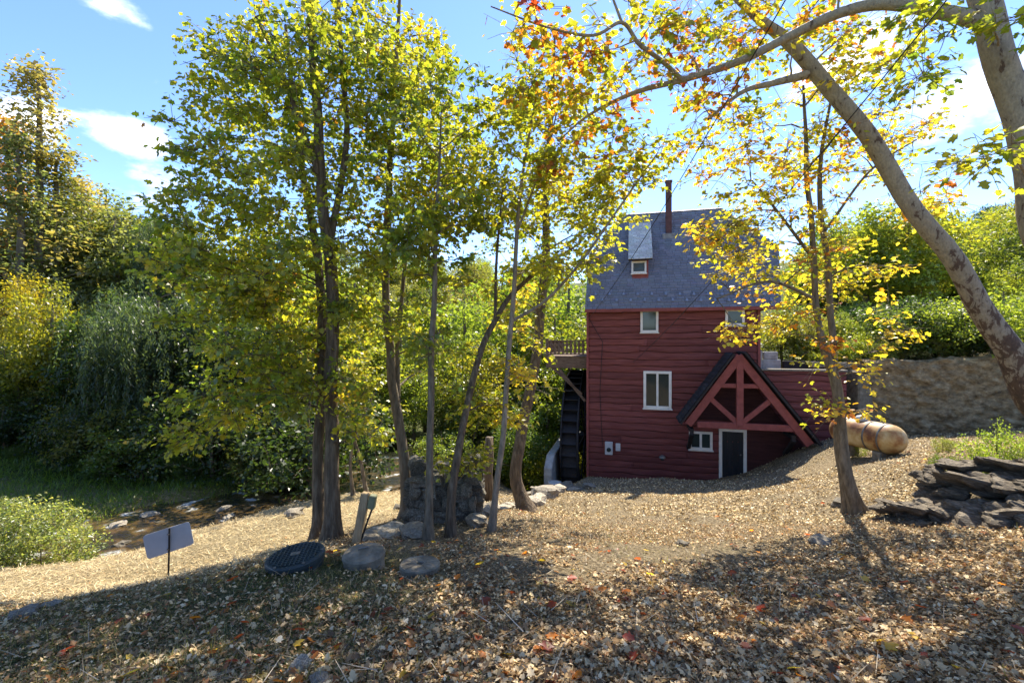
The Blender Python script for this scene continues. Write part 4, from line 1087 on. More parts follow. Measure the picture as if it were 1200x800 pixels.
tree('maple_tree', 'large green maple with a thick straight trunk beside the leaning post', 'tree',
     [[(395, 632, 7.5, .135), (391, 540, 7.5, .115), (388, 430, 7.5, .105), (384, 300, 7.5, .095), (372, 150, 7.5, .075), (362, 0, 7.5, .055), (350, -120, 7.5, .03)],
      [(384, 300, 7.5, .06), (405, 180, 7.8, .05), (400, 60, 8, .04), (392, -80, 8, .02)],
      [(380, 230, 7.5, .05), (340, 110, 7.2, .035), (300, 20, 7, .02)]],
     [(330, 200, 7.3, 130, 130, 1.7, 70), (300, 350, 7.0, 100, 75, 1.5, 52), (330, 440, 7.3, 90, 55, 1.4, 34), (260, 480, 7.0, 60, 40, 1.0, 14), (400, 90, 7.7, 100, 80, 1.5, 40), (300, 70, 7.2, 80, 70, 1.3, 26),
      (440, 300, 7.6, 80, 90, 1.4, 34), (230, 270, 7.0, 45, 110, 1.0, 20), (400, 480, 7.4, 45, 50, 1, 10), (380, -60, 7.6, 150, 60, 1.8, 12)],
     PAL_MAPLE, leaf=.082, nleaf=68, cr=.40, up=.55, seed=3, bark='bark')
tree('maple_tree', 'dark trunked maple standing just behind the thick straight maple', 'tree',
     [[(371, 628, 7.9, .10), (374, 540, 7.9, .09), (377, 430, 7.9, .085), (372, 300, 8.2, .07), (350, 170, 8.5, .05), (335, 30, 8.6, .03)]],
     [(300, 270, 8.6, 110, 110, 1.3, 40), (360, 380, 8.6, 80, 80, 1.2, 26), (420, 180, 8.8, 80, 100, 1.3, 30), (330, 100, 8.8, 90, 80, 1.2, 22)],
     PAL_MAPLE, leaf=.088, nleaf=52, cr=.45, up=.55, seed=4, bark='bark')
tree('maple_tree', 'slim twin-stemmed maple left of the stone pier', 'tree',
     [[(475, 612, 9, .12), (470, 520, 9, .10), (459, 430, 9, .085), (452, 350, 9, .075), (456, 200, 9, .06), (466, 60, 9, .04), (470, -60, 9, .02)],
      [(466, 500, 9.05, .05), (466, 400, 9.2, .045), (476, 300, 9.3, .035), (490, 200, 9.4, .02)]],
     [(500, 130, 9, 70, 80, 1.3, 30), (480, 230, 9.2, 70, 60, 1.3, 22), (455, 60, 9, 60, 60, 1.2, 24), (540, 200, 9.4, 50, 70, 1.2, 22), (430, 380, 9.4, 45, 50, 1, 12), (490, 400, 9.5, 40, 50, 1, 8)],
     PAL_YG, leaf=.088, nleaf=66, cr=.42, up=.55, seed=5, bark='bark_grey')
tree('maple_tree', 'thin pale straight sapling trunk in front of the stone pier', 'tree',
     [[(502, 635, 7, .062), (503, 540, 7, .055), (505, 420, 7, .05), (510, 300, 7.1, .036), (514, 210, 7.2, .022), (517, 130, 7.3, .010)]],
     [(518, 150, 7.2, 55, 75, .9, 20), (505, 290, 7.1, 50, 60, .8, 14), (540, 250, 7.3, 40, 40, .8, 12), (500, 410, 7.2, 35, 30, .6, 6)],
     PAL_GREEN, leaf=.088, nleaf=66, cr=.38, up=.55, seed=6, bark='bark_grey')
tree('maple_tree', 'dark crooked tree bending right above the stone pier', 'tree',
     [[(524, 632, 7.3, .075), (533, 560, 7.4, .068), (545, 485, 7.6, .06), (562, 412, 8.0, .055), (580, 374, 8.2, .05), (600, 344, 8.4, .045), (638, 312, 8.7, .035), (680, 285, 9, .02)],
      [(580, 374, 8.2, .03), (582, 300, 8.2, .025), (590, 210, 8.3, .015)]],
     [(590, 220, 8.4, 50, 70, 1.0, 20), (660, 280, 8.9, 60, 45, 1, 16), (560, 470, 8.2, 50, 40, .8, 12), (600, 330, 8.5, 50, 50, 1, 10), (550, 540, 8.0, 40, 28, .6, 8)],
     PAL_YG, leaf=.088, nleaf=48, cr=.4, seed=7, bark='bark')
tree('maple_tree', 'slender pale trunk with yellow-green crown leaning before the mill', 'tree',
     [[(577, 627, 7.8, .06), (586, 540, 7.8, .052), (595, 440, 7.9, .047), (602, 340, 8, .042), (608, 240, 8.1, .033), (622, 150, 8.2, .022), (632, 80, 8.2, .012)],
      [(603, 375, 8, .03), (640, 352, 7.8, .028), (680, 308, 7.5, .022), (722, 248, 7.3, .018), (770, 180, 7.2, .010)],
      [(606, 270, 8.1, .022), (640, 180, 8.2, .018), (660, 100, 8.3, .01)]],
     [(640, 200, 8.2, 70, 70, 1.1, 34), (610, 130, 8.2, 60, 45, 1, 18), (700, 220, 7.6, 55, 40, .8, 12), (640, 300, 8.1, 55, 50, 1, 14), (606, 430, 8.2, 26, 50, .7, 9, PAL_YELLOW), (590, 490, 8.2, 22, 28, .5, 4, PAL_YELLOW), (690, 290, 7.6, 40, 30, .6, 6), (735, 215, 7.3, 30, 30, .5, 7), (765, 185, 7.2, 18, 18, .3, 4)],
     PAL_YG, leaf=.088, nleaf=48, cr=.38, seed=8, bark='bark_light')
tree('sycamore_tree', 'brown mottled trunk rising beside the water wheel and deck', 'tree',
     [[(616, 607, 10.4, .17), (606, 556, 10.6, .14), (612, 500, 10.8, .135), (626, 440, 11, .13), (634, 380, 11.2, .12), (638, 310, 11.4, .11), (640, 230, 11.5, .09), (645, 130, 11.6, .06), (650, 40, 11.8, .03)]],
     [(640, 180, 11.6, 80, 70, 1.6, 26), (600, 260, 11.8, 60, 60, 1.5, 14), (690, 260, 11.9, 50, 50, 1.4, 12), (600, 360, 12, 30, 45, 1.2, 7, PAL_YELLOW)],
     PAL_YG, leaf=.11, nleaf=50, cr=.5, seed=9, bark='bark')
tree('maple_tree', 'golden yellow maple with twin upper stems in front of the mill', 'tree',
     [[(1006, 604, 8, .115), (996, 560, 8, .095), (985, 510, 8, .09), (977, 445, 8, .085), (962, 390, 8.0, .055), (952, 300, 8.0, .05), (946, 200, 8, .04), (942, 100, 8, .02)],
      [(977, 440, 8, .06), (974, 380, 8.1, .055), (968, 300, 8.1, .05), (960, 200, 8.2, .038), (975, 110, 8.2, .02)],
      [(993, 572, 8.2, -.07), (984, 540, 8.1, .06), (982, 500, 8.05, .055)],
      [(950, 300, 8, .03), (905, 240, 7.8, .022), (880, 210, 7.7, .012)],
      [(955, 350, 8, .032), (900, 330, 7.7, .024), (840, 350, 7.5, .012)],
      [(966, 270, 8.1, .026), (1020, 200, 8.1, .02), (1080, 160, 8.1, .01)]],
     [(900, 200, 7.9, 80, 80, 1.1, 32), (850, 270, 7.7, 50, 40, .8, 14), (960, 150, 8.1, 80, 70, 1.1, 28), (1040, 180, 8.2, 60, 55, .9, 18), (870, 310, 7.7, 35, 25, .6, 9), (930, 320, 8, 70, 50, 1, 22),
      (1010, 320, 8.2, 50, 45, .8, 14), (860, 385, 7.4, 18, 12, .3, 3), (925, 380, 8, 45, 25, .6, 6), (985, 420, 7.8, 35, 35, .5, 7), (975, 480, 7.8, 35, 22, .4, 4), (830, 180, 7.8, 40, 50, .8, 12), (1085, 240, 8.3, 40, 25, .6, 8), (1030, 385, 8.1, 22, 15, .4, 3)],
     PAL_YELLOW, leaf=.084, nleaf=36, cr=.36, seed=10, bark='bark_grey', tw=4)
tree('sycamore_tree', 'pale mottled sycamore trunk leaning far to the left over the tank', 'tree',
     [[(1275, 560, 7.2, .27), (1236, 500, 7.2, .25), (1190, 432, 7.2, .19), (1130, 330, 7.25, .145), (1075, 248, 7.3, .132), (1012, 158, 7.4, .125), (960, 90, 7.5, .115), (925, 52, 7.5, .105), (885, 20, 7.5, .07), (840, -30, 7.5, .05)],
      [(945, 88, 7.5, .07), (905, 98, 7.4, .05), (870, 108, 7.3, .035), (830, 140, 7.2, .02)]],
     [(870, 30, 7.4, 80, 60, 1.1, 18), (940, 20, 7.6, 80, 50, 1.2, 13), (830, 110, 7.3, 45, 40, .8, 10), (900, -60, 7.6, 150, 70, 1.8, 12), (1010, 40, 7.8, 60, 50, 1, 14)],
     PAL_MIX, leaf=.1, nleaf=34, cr=.42, seed=11, bark='syc', sides=18, tw=4, penalty=1.0)
tree('sycamore_tree', 'thick mottled sycamore trunk with a long limb reaching left overhead', 'tree',
     [[(1330, 640, 5.9, .25), (1270, 440, 5.9, .215), (1226, 290, 5.9, .2), (1204, 200, 5.9, .172), (1176, 90, 5.9, .163), (1152, 0, 5.9, .155), (1120, -110, 5.9, .15), (1080, -260, 5.9, .12)],
      [(1150, 22, 5.9, .10), (1105, 12, 5.95, .085), (1040, 3, 6.1, .075), (985, 14, 6.3, .068), (925, 42, 6.6, .062), (870, 70, 6.8, .055), (805, 92, 7.0, .046), (745, 108, 7.1, .035), (690, 135, 7.2, .02), (655, 165, 7.2, .01)],
      [(800, 94, 7.0, .034), (775, 72, 6.8, .032), (748, 52, 6.6, .03), (728, 27, 6.4, .025), (695, 42, 6.2, .02), (640, 32, 6.0, .014), (575, 8, 5.8, .008)],
      [(728, 27, 6.4, .02), (715, -10, 6.3, .015), (700, -60, 6.3, .01)]],
     [(650, 110, 7.2, 55, 40, .7, 12), (720, 110, 7.1, 60, 40, .7, 11), (690, 60, 6.6, 70, 35, .7, 10), (620, 18, 6.0, 45, 22, .4, 6), (770, 40, 6.7, 60, 50, .8, 12), (690, 180, 7.2, 50, 30, .6, 8),
      (1060, 60, 5.9, 50, 45, .5, 9, PAL_GREEN), (1190, 15, 5.3, 25, 25, .3, 3, PAL_GREEN), (1160, 180, 5.2, 45, 20, .4, 5, PAL_YG), (1000, -110, 6, 200, 80, 1.6, 13, PAL_YG), (1200, -150, 6, 160, 80, 1.6, 14, PAL_YG), (800, -110, 6.2, 170, 60, 1.3, 9)],
     PAL_MIX, leaf=.105, nleaf=32, cr=.36, seed=12, bark='syc', sides=18, tw=4, penalty=.8)
tree('ash_sapling', 'pair of thin forked saplings by the low bank behind the maples', 'tree',
     [[(430, 578, 13.2, .06), (424, 545, 13.2, .05), (414, 510, 13.2, .04), (405, 470, 13.2, .025), (398, 430, 13.2, .015)],
      [(414, 574, 13.0, -.05), (410, 545, 13, .045), (418, 505, 13.1, .03), (440, 460, 13.2, .015)]],
     [(410, 440, 13.3, 40, 50, .9, 16), (440, 490, 13.2, 30, 25, .7, 6)],
     PAL_YG, leaf=.12, nleaf=50, cr=.45, seed=13, bark='bark_grey')
# broken dark snag behind the pier
p = W(571, 548, 12.5); z0 = gz(p.x, p.y)
sn = MB().tube([(p.x, p.y, z0 - .2), (p.x - .03, p.y, z0 + .7), (p.x + .02, p.y, z0 + 1.15), (p.x + .06, p.y, CZ - (512 - 400) / F * 12.5)], [.2, .17, .16, .1], 9).build('tree_stump', M['bark'], None, True)
tag(sn, 'short dark broken stump behind the stone pier', 'stump')

# ------------------------------------------------------------------ woodland behind: variants grown once, then copied
def rand_crown_tree(name, seed, kind):
    r = np.random.default_rng(seed)
    if kind == 'round':
        tr = smooth_path([(0, 0, -.4), (.1, 0, 2), (-.1, .1, 5), (.1, 0, 8), (0, 0, 9.5)], [.24, .2, .15, .08, .02]); cl = np.vstack([ellipsoid_pts(r, 90, (0, 0, 6.0), (3.0, 3.0, 3.6), .4), ellipsoid_pts(r, 30, (1.2, -.6, 4.2), (2.4, 2.4, 1.8), .5), ellipsoid_pts(r, 26, (-1.4, -.4, 5.2), (2.2, 2.2, 2), .5)]); cl = cl[cl[:, 2] < 10]
        sz, nl, cr, tp = .24, 64, .75, 'rhomb'
    elif kind == 'tall':
        tr = smooth_path([(0, 0, -.4), (.1, 0, 3), (0, .1, 6), (.1, 0, 9), (0, 0, 10)], [.2, .17, .12, .06, .02]); z = r.uniform(2.0, 10, 130); w = 1.9 * (1 - ((z - 4) / 6.4) ** 2 * .8).clip(.1, 1)
        a = r.uniform(0, 6.28, 130); q = r.random(130) ** .5; cl = np.stack([np.cos(a) * w * q, np.sin(a) * w * q, z], 1); sz, nl, cr, tp = .22, 52, .6, 'rhomb'
    elif kind == 'sparse':
        tr = smooth_path([(0, 0, -.4), (.1, 0, 3), (0, .1, 6), (.1, 0, 9), (0, 0, 10)], [.16, .13, .1, .05, .015]); z = r.uniform(3.0, 10, 110); w = 1.7 * (1.05 - (z - 3) / 7).clip(.12, 1)
        a = r.uniform(0, 6.28, 110); q = r.random(110) ** .6; cl = np.stack([np.cos(a) * w * q, np.sin(a) * w * q, z], 1); sz, nl, cr, tp = .15, 34, .5, 'rhomb'
    elif kind == 'bush':
        tr = smooth_path([(0, 0, -.3), (.05, 0, .6), (0, .05, 1.2), (0, 0, 1.8)], [.05, .04, .03, .01]); cl = ellipsoid_pts(r, 60, (0, 0, .95), (1.25, 1.25, .95), .35); cl = cl[cl[:, 2] > .12]
        sz, nl, cr, tp = .085, 90, .36, 'rhomb'
    tb, dirs = grow(r, [tr], cl, rad_scale=.8)
    wood = tubes_mesh(name + '_trunk', [(tr[0], tr[1], 8)] + [t for t in tb]); wood.materials.append(M['bark_grey'])
    wood.polygons.foreach_set('use_smooth', np.ones(len(wood.polygons), bool))
    ch, _ = cluster_leaves(r, cl, dirs, nl, cr, [((.9, .95, .9), 2), ((.7, .75, .8), 2), ((1.15, 1.1, .9), 2), ((1.35, 1.2, .8), .7)], sz, tp, .2, .55, .6, .6)
    lf = leaf_mesh(name + '_crown', [ch]); lf.materials.append(M['leaf_bg'])
    return wood, lf
# the leaf mesh holds relative tints; each tree's own colour comes from the object
VAR = {'round': [rand_crown_tree('round', 100 + k, 'round') for k in range(4)], 'tall': [rand_crown_tree('tall', 120 + k, 'tall') for k in range(3)],
       'sparse': [rand_crown_tree('sparse', 140 + k, 'sparse') for k in range(2)], 'bush': [rand_crown_tree('bush', 160 + k, 'bush') for k in range(4)]}
NATH = {'round': 10.3, 'tall': 10.6, 'sparse': 10.4, 'bush': 2.05}
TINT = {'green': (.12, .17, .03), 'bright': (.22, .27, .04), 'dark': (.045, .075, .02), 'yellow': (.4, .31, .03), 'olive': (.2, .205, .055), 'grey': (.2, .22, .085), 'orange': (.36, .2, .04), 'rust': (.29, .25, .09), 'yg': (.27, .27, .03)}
bk_r = random.Random(5)
def copy_tree(kind, px, top, Y, tint, label, cat, group, name, wide=1.0, tall=None):
    xw = (px - 600) / F * Y; z = gz(xw, Y); H = tall or CZ - (top - 400) / F * Y - z; s = max(H, .4) / NATH[kind]
    root = empty(name, (xw, Y, z), bk_r.uniform(0, 6.28)); tag(root, label, cat, group)
    root.scale = (s * wide, s * wide, s)
    wood, lf = bk_r.choice(VAR[kind])
    a = bpy.data.objects.new('trunk', wood); COL.objects.link(a); a.parent = root
    b = bpy.data.objects.new('crown', lf); COL.objects.link(b); b.parent = root
    t = TINT[tint]; j = math.exp(bk_r.gauss(0, .12)); b.color = (t[0] * j * bk_r.uniform(.92, 1.08), t[1] * j, t[2] * j, 1)
    return root
GL = 'trees on the wooded hillside across the stream'
LEFT = [('sparse', 42, 66, 25, 'rust', 1.15), ('sparse', 20, 150, 24, 'grey', 1.3), ('sparse', 70, 170, 26, 'olive', 1.4), ('sparse', 8, 130, 27, 'orange', 1.2), ('sparse', 95, 205, 29, 'rust', 1.3), ('round', 75, 240, 31, 'grey', 1.1), ('tall', 125, 215, 36, 'grey', 1.3), ('round', 155, 262, 36, 'olive', 1.2), ('round', 105, 290, 27, 'grey', 1.3),
        ('round', 20, 310, 20, 'yellow', .8), ('round', -40, 240, 26, 'orange', 1), ('round', 60, 318, 17.5, 'yg', .75), ('round', 140, 330, 24, 'olive', 1.2), ('tall', 185, 262, 34, 'green', 1.4), ('round', 5, 400, 17, 'green', .9),
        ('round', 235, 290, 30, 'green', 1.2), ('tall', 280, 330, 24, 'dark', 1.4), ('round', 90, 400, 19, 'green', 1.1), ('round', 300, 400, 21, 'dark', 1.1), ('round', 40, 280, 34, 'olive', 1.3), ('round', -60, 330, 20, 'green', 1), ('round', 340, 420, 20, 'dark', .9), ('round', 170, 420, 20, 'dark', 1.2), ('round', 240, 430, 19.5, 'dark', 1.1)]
LEFT += [('round', 100, 222, 28, 'grey', 1.0), ('tall', 165, 240, 29, 'olive', 1.5), ('round', 135, 236, 27, 'grey', 1.0), ('round', 70, 200, 30, 'olive', 1.0), ('tall', 190, 250, 27, 'green', 1.4), ('round', 60, 238, 29, 'grey', 1.1), ('round', 112, 246, 30, 'grey', 1.1), ('round', 145, 262, 32, 'grey', 1.0), ('round', 22, 232, 30, 'grey', 1.1), ('round', 85, 330, 24, 'grey', 1.0), ('round', 125, 350, 23, 'olive', 1.0), ('round', 165, 300, 30, 'grey', 1.1)]
for k in range(20): LEFT.append((bk_r.choice(['round', 'tall']), bk_r.uniform(-560, -60), bk_r.uniform(190, 330), bk_r.uniform(19, 34), bk_r.choice(['green', 'grey', 'olive', 'yg']), 1.2))
TW = {'rust': 'slender rust-brown tree with thin foliage', 'orange': 'orange leaved tree', 'grey': 'soft grey-green feathery tree', 'olive': 'olive green tree', 'yellow': 'golden yellow tree', 'yg': 'bright yellow-green small tree', 'green': 'full green tree', 'dark': 'dark shaded green tree', 'bright': 'bright sunlit green tree'}
for k, px, top, Y, tint, w in LEFT:
    copy_tree(k, px, top, Y, tint, TW[tint] + ' on the hillside across the stream', 'tree', GL + ', ' + tint, 'hillside_tree', w)
CEN = [(410, 360, 24, 'yg'), (470, 380, 24.5, 'bright'), (520, 370, 25, 'bright'), (560, 390, 23, 'yg'), (600, 370, 26, 'bright'), (650, 350, 26.5, 'bright'), (350, 350, 27, 'bright'), (300, 255, 38, 'green'), (360, 300, 40, 'bright'), (415, 310, 32, 'bright'), (455, 345, 27, 'bright'), (500, 335, 33, 'green'), (545, 330, 29, 'bright'), (590, 300, 36, 'bright'), (625, 330, 28, 'yg'), (665, 300, 34, 'bright'), (700, 330, 30, 'green'), (430, 440, 23, 'bright'),
       (485, 420, 22, 'bright'), (535, 430, 21.5, 'bright'), (580, 440, 22.5, 'green'), (640, 420, 23.5, 'bright'), (390, 400, 26, 'green'), (610, 470, 19.5, 'green'), (665, 470, 25, 'green'), (760, 320, 34, 'green'), (860, 330, 34, 'green'), (440, 390, 45, 'green'), (560, 380, 48, 'green'), (680, 380, 46, 'green'), (500, 390, 55, 'green'), (620, 385, 58, 'green')]
for px, top, Y, tint in CEN:
    copy_tree('round' if Y < 60 else 'tall', px, top, Y, tint, TW[tint] + ' in the valley behind the maples and stone pier', 'tree', 'valley trees behind the maples, ' + tint, 'valley_tree', 1.05)
RIG = [(930, 372, 19.5, 'bright'), (985, 362, 19, 'bright'), (1020, 372, 18.5, 'bright'), (1065, 352, 18, 'bright'), (1105, 368, 17.5, 'yg'), (1135, 345, 17, 'bright'), (1170, 352, 16.5, 'bright'), (1205, 330, 16.5, 'bright'), (1080, 322, 30, 'olive'), (1110, 300, 33, 'bright'), (1150, 285, 32, 'olive'), (1190, 275, 30, 'bright'), (925, 345, 27, 'green'), (960, 370, 23, 'yg'), (1000, 345, 26, 'green'), (1045, 350, 24, 'green'), (1085, 340, 27, 'bright'), (1120, 370, 20, 'green'), (1150, 330, 24, 'bright'), (1190, 300, 23, 'bright'), (1235, 270, 22, 'green'), (1210, 360, 18.5, 'bright'), (1050, 395, 20.5, 'dark'), (1010, 400, 21, 'dark'), (1090, 395, 19.5, 'dark'), (960, 395, 20, 'green'), (900, 380, 24, 'green'), (1160, 395, 18, 'green'), (1250, 330, 19, 'bright'),
       (1130, 300, 34, 'olive'), (1165, 290, 36, 'yellow'), (1060, 310, 40, 'yg'), (1000, 315, 42, 'green'), (1205, 265, 38, 'olive'), (950, 320, 44, 'green')]
for px, top, Y, tint in RIG:
    copy_tree('round', px, top, Y, tint, TW[tint] + ' on the terrace above the retaining wall', 'tree', 'terrace trees above the retaining wall, ' + tint, 'terrace_tree', 1.0)
FARR = [(1000, 300, 80), (1028, 292, 84), (1052, 290, 80), (1085, 282, 86), (1112, 265, 84), (1130, 268, 88), (1150, 238, 86), (1166, 232, 90), (1190, 232, 86), (1215, 228, 88), (1240, 225, 84), (1180, 262, 72), (1140, 285, 70), (1095, 298, 68), (965, 310, 86), (930, 320, 90)]
for px, top, Y in FARR:
    copy_tree('round', px, top, Y, 'dark', 'dark round-topped tree on the far hill crest', 'tree', 'trees on the far hill crest', 'hill_tree', .9)
for k in range(46):
    px = bk_r.uniform(930, 1290); Y = bk_r.uniform(28, 70); t = bk_r.choice(['bright', 'green', 'green', 'olive', 'yg'])
    copy_tree('round', px, 0, Y, t, TW[t] + ' on the slope between terrace and far hill', 'tree', 'trees on the slope below the far hill, ' + t, 'slope_tree', 1.1, tall=bk_r.uniform(7, 10.5))
for k in range(34):
    px = bk_r.uniform(330, 760); Y = bk_r.uniform(55, 120); copy_tree('round', px, 0, Y, bk_r.choice(['green', 'olive', 'bright']), 'distant tree on the slope closing the valley', 'tree', 'distant valley trees', 'distant_tree', 1.25, tall=bk_r.uniform(8, 11))
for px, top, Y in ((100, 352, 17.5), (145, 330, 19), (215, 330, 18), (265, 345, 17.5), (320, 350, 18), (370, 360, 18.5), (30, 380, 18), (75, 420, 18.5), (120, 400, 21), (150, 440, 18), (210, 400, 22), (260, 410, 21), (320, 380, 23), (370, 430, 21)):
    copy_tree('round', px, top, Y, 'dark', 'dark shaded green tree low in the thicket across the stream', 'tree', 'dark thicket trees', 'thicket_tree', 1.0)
# understory along the far bank of the stream
UND = [(bk_r.uniform(-30, 390), bk_r.uniform(430, 560), bk_r.uniform(15.0, 21)) for _ in range(54)]
for px, top, Y in UND:
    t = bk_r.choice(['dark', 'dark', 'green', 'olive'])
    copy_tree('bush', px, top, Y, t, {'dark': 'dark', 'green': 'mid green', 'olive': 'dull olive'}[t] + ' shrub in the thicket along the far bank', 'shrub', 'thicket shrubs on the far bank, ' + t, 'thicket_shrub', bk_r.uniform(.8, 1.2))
for px, top, Y in [(bk_r.uniform(400, 680), bk_r.uniform(490, 540), bk_r.uniform(19, 27)) for _ in range(22)]:
    copy_tree('bush', px, top, Y, bk_r.choice(['bright', 'green', 'yg']), 'leafy green shrub in the valley behind the stone pier', 'shrub', 'valley shrubs', 'valley_shrub', 1.1)
for px, top, Y, t in ((1168, 490, 7.6, 'bright'), (1112, 524, 8.2, 'green'), (1198, 522, 7.4, 'green')):
    copy_tree('bush', px, top, Y, t, 'small leafy green plant growing on top of the rock outcrop', 'plant', 'plants on the rock outcrop', 'leafy_plant', .62)
for k in range(44):
    t = k / 43; q = WA + (WB - WA) * (t * 1.45 - .4) + np.array([.25, .6]) * bk_r.uniform(1.0, 5.5); Y = q[1]
    t = bk_r.choice(['green', 'bright', 'dark', 'olive'])
    copy_tree('bush', 600 + q[0] / Y * F, 0, Y, t, {'green': 'mid green', 'bright': 'bright sunlit', 'dark': 'dark', 'olive': 'dull olive'}[t] + ' leafy shrub growing along the top of the retaining wall', 'shrub', 'shrubs above the retaining wall, ' + t, 'terrace_shrub', 1.15, tall=bk_r.choice([.5, .7, .9, 1.3, 2.6]))
for px, tall, Y in ((1006, .5, 12.9), (1105, .3, 10.4)):
    copy_tree('bush', px, 0, Y, 'bright', 'low yellow-green plant beside the gas tank', 'plant', 'plants beside the tank', 'low_plant', .9, tall=tall)

# pale bush at the near bank
def near_bush():
    r = np.random.default_rng(77); p = W(48, 655, 9.5); z = gz(p.x, p.y); base = np.array((p.x, p.y, z))
    c = np.vstack([ellipsoid_pts(r, 110, base + (0, 0, .75), (1.2, .9, .85), .3), ellipsoid_pts(r, 60, base + (-1.2, .2, .85), (1.0, .9, .95), .3)])
    c = c[c[:, 2] > height(c[:, 0], c[:, 1], False) + .08]
    stems = [smooth_path([base + (dx, dy, -.1), base + (dx * 1.3, dy, .4), base + (dx * 1.8, dy, .9)], [.02, .015, .006], 12) for dx, dy in ((-.9, 0), (-.4, .2), (0, 0), (.4, -.1), (-1.5, .1))]
    tb, dirs = grow(r, stems, c)
    root = empty('bank_bush', base); tag(root, 'pale green rounded bush on the near bank of the stream', 'bush')
    o = link('stems', tubes_mesh('stems', [(a, b, 5) for a, b in stems] + tb), M['bark_grey'], root); o.location = -base
    ch, _ = cluster_leaves(r, c, dirs, 85, .26, [((.2, .24, .08), 3), ((.27, .3, .11), 2), ((.13, .17, .05), 2)], .065, 'oval', .18, .6, .7)
    o = link('foliage', leaf_mesh('foliage', [ch]), M['leaf'], root); o.location = -base
near_bush()

# weeping willow
def willow(px, top, Y, seed, label):
    r = np.random.default_rng(seed); x = (px - 600) / F * Y; z = gz(x, Y); Ht = CZ - (top - 400) / F * Y - z; base = np.array((x, Y, z))
    tr = smooth_path([base + (0, 0, -.3), base + (.1, 0, Ht * .3), base + (-.2, 0, Ht * .6), base + (0, 0, Ht * .9)], [.3, .24, .16, .05])
    ends = ellipsoid_pts(r, 60, base + (0, 0, Ht * .78), (1.9, 1.8, Ht * .2), .35)
    tb, dirs = grow(r, [tr], ends); chunks = []; tubes = [(tr[0], tr[1], 9)] + tb
    for e in ends:
        for k in range(6):
            s = e + r.normal(0, .35, 3); L_ = r.uniform(1.5, 3.6); n = int(L_ * 34); t = np.linspace(0, 1, n)[:, None]
            out = r.normal(0, .5, 3); out[2] = 0
            pts = s + out * np.sqrt(t) + np.array([0, 0, -1.]) * t * L_ + r.normal(0, .035, (n, 3))
            nrm = r.normal(0, 1, (n, 3)); ax = np.array([[0, 0, -1.]]) + r.normal(0, .35, (n, 3))
            col = np.array([[.055, .085, .04]]) * np.exp(r.normal(0, .2, (n, 1))) * (1.5 if r.random() < .2 else 1)
            chunks.append(leaf_arrays(pts, nrm, np.full(n, .2) * r.uniform(.7, 1.2, n), col, 'narrow', r, ax))
    root = empty('willow_tree', base); tag(root, label, 'tree')
    o = link('trunk', tubes_mesh('trunk', tubes), M['bark'], root, smooth=True); o.location = -base
    o = link('crown', leaf_mesh('crown', chunks), M['leaf'], root); o.location = -base
willow(185, 330, 17.2, 31, 'dark weeping willow with hanging strands across the stream')
willow(205, 228, 25, 32, 'taller willow rising behind the dark weeping willow')

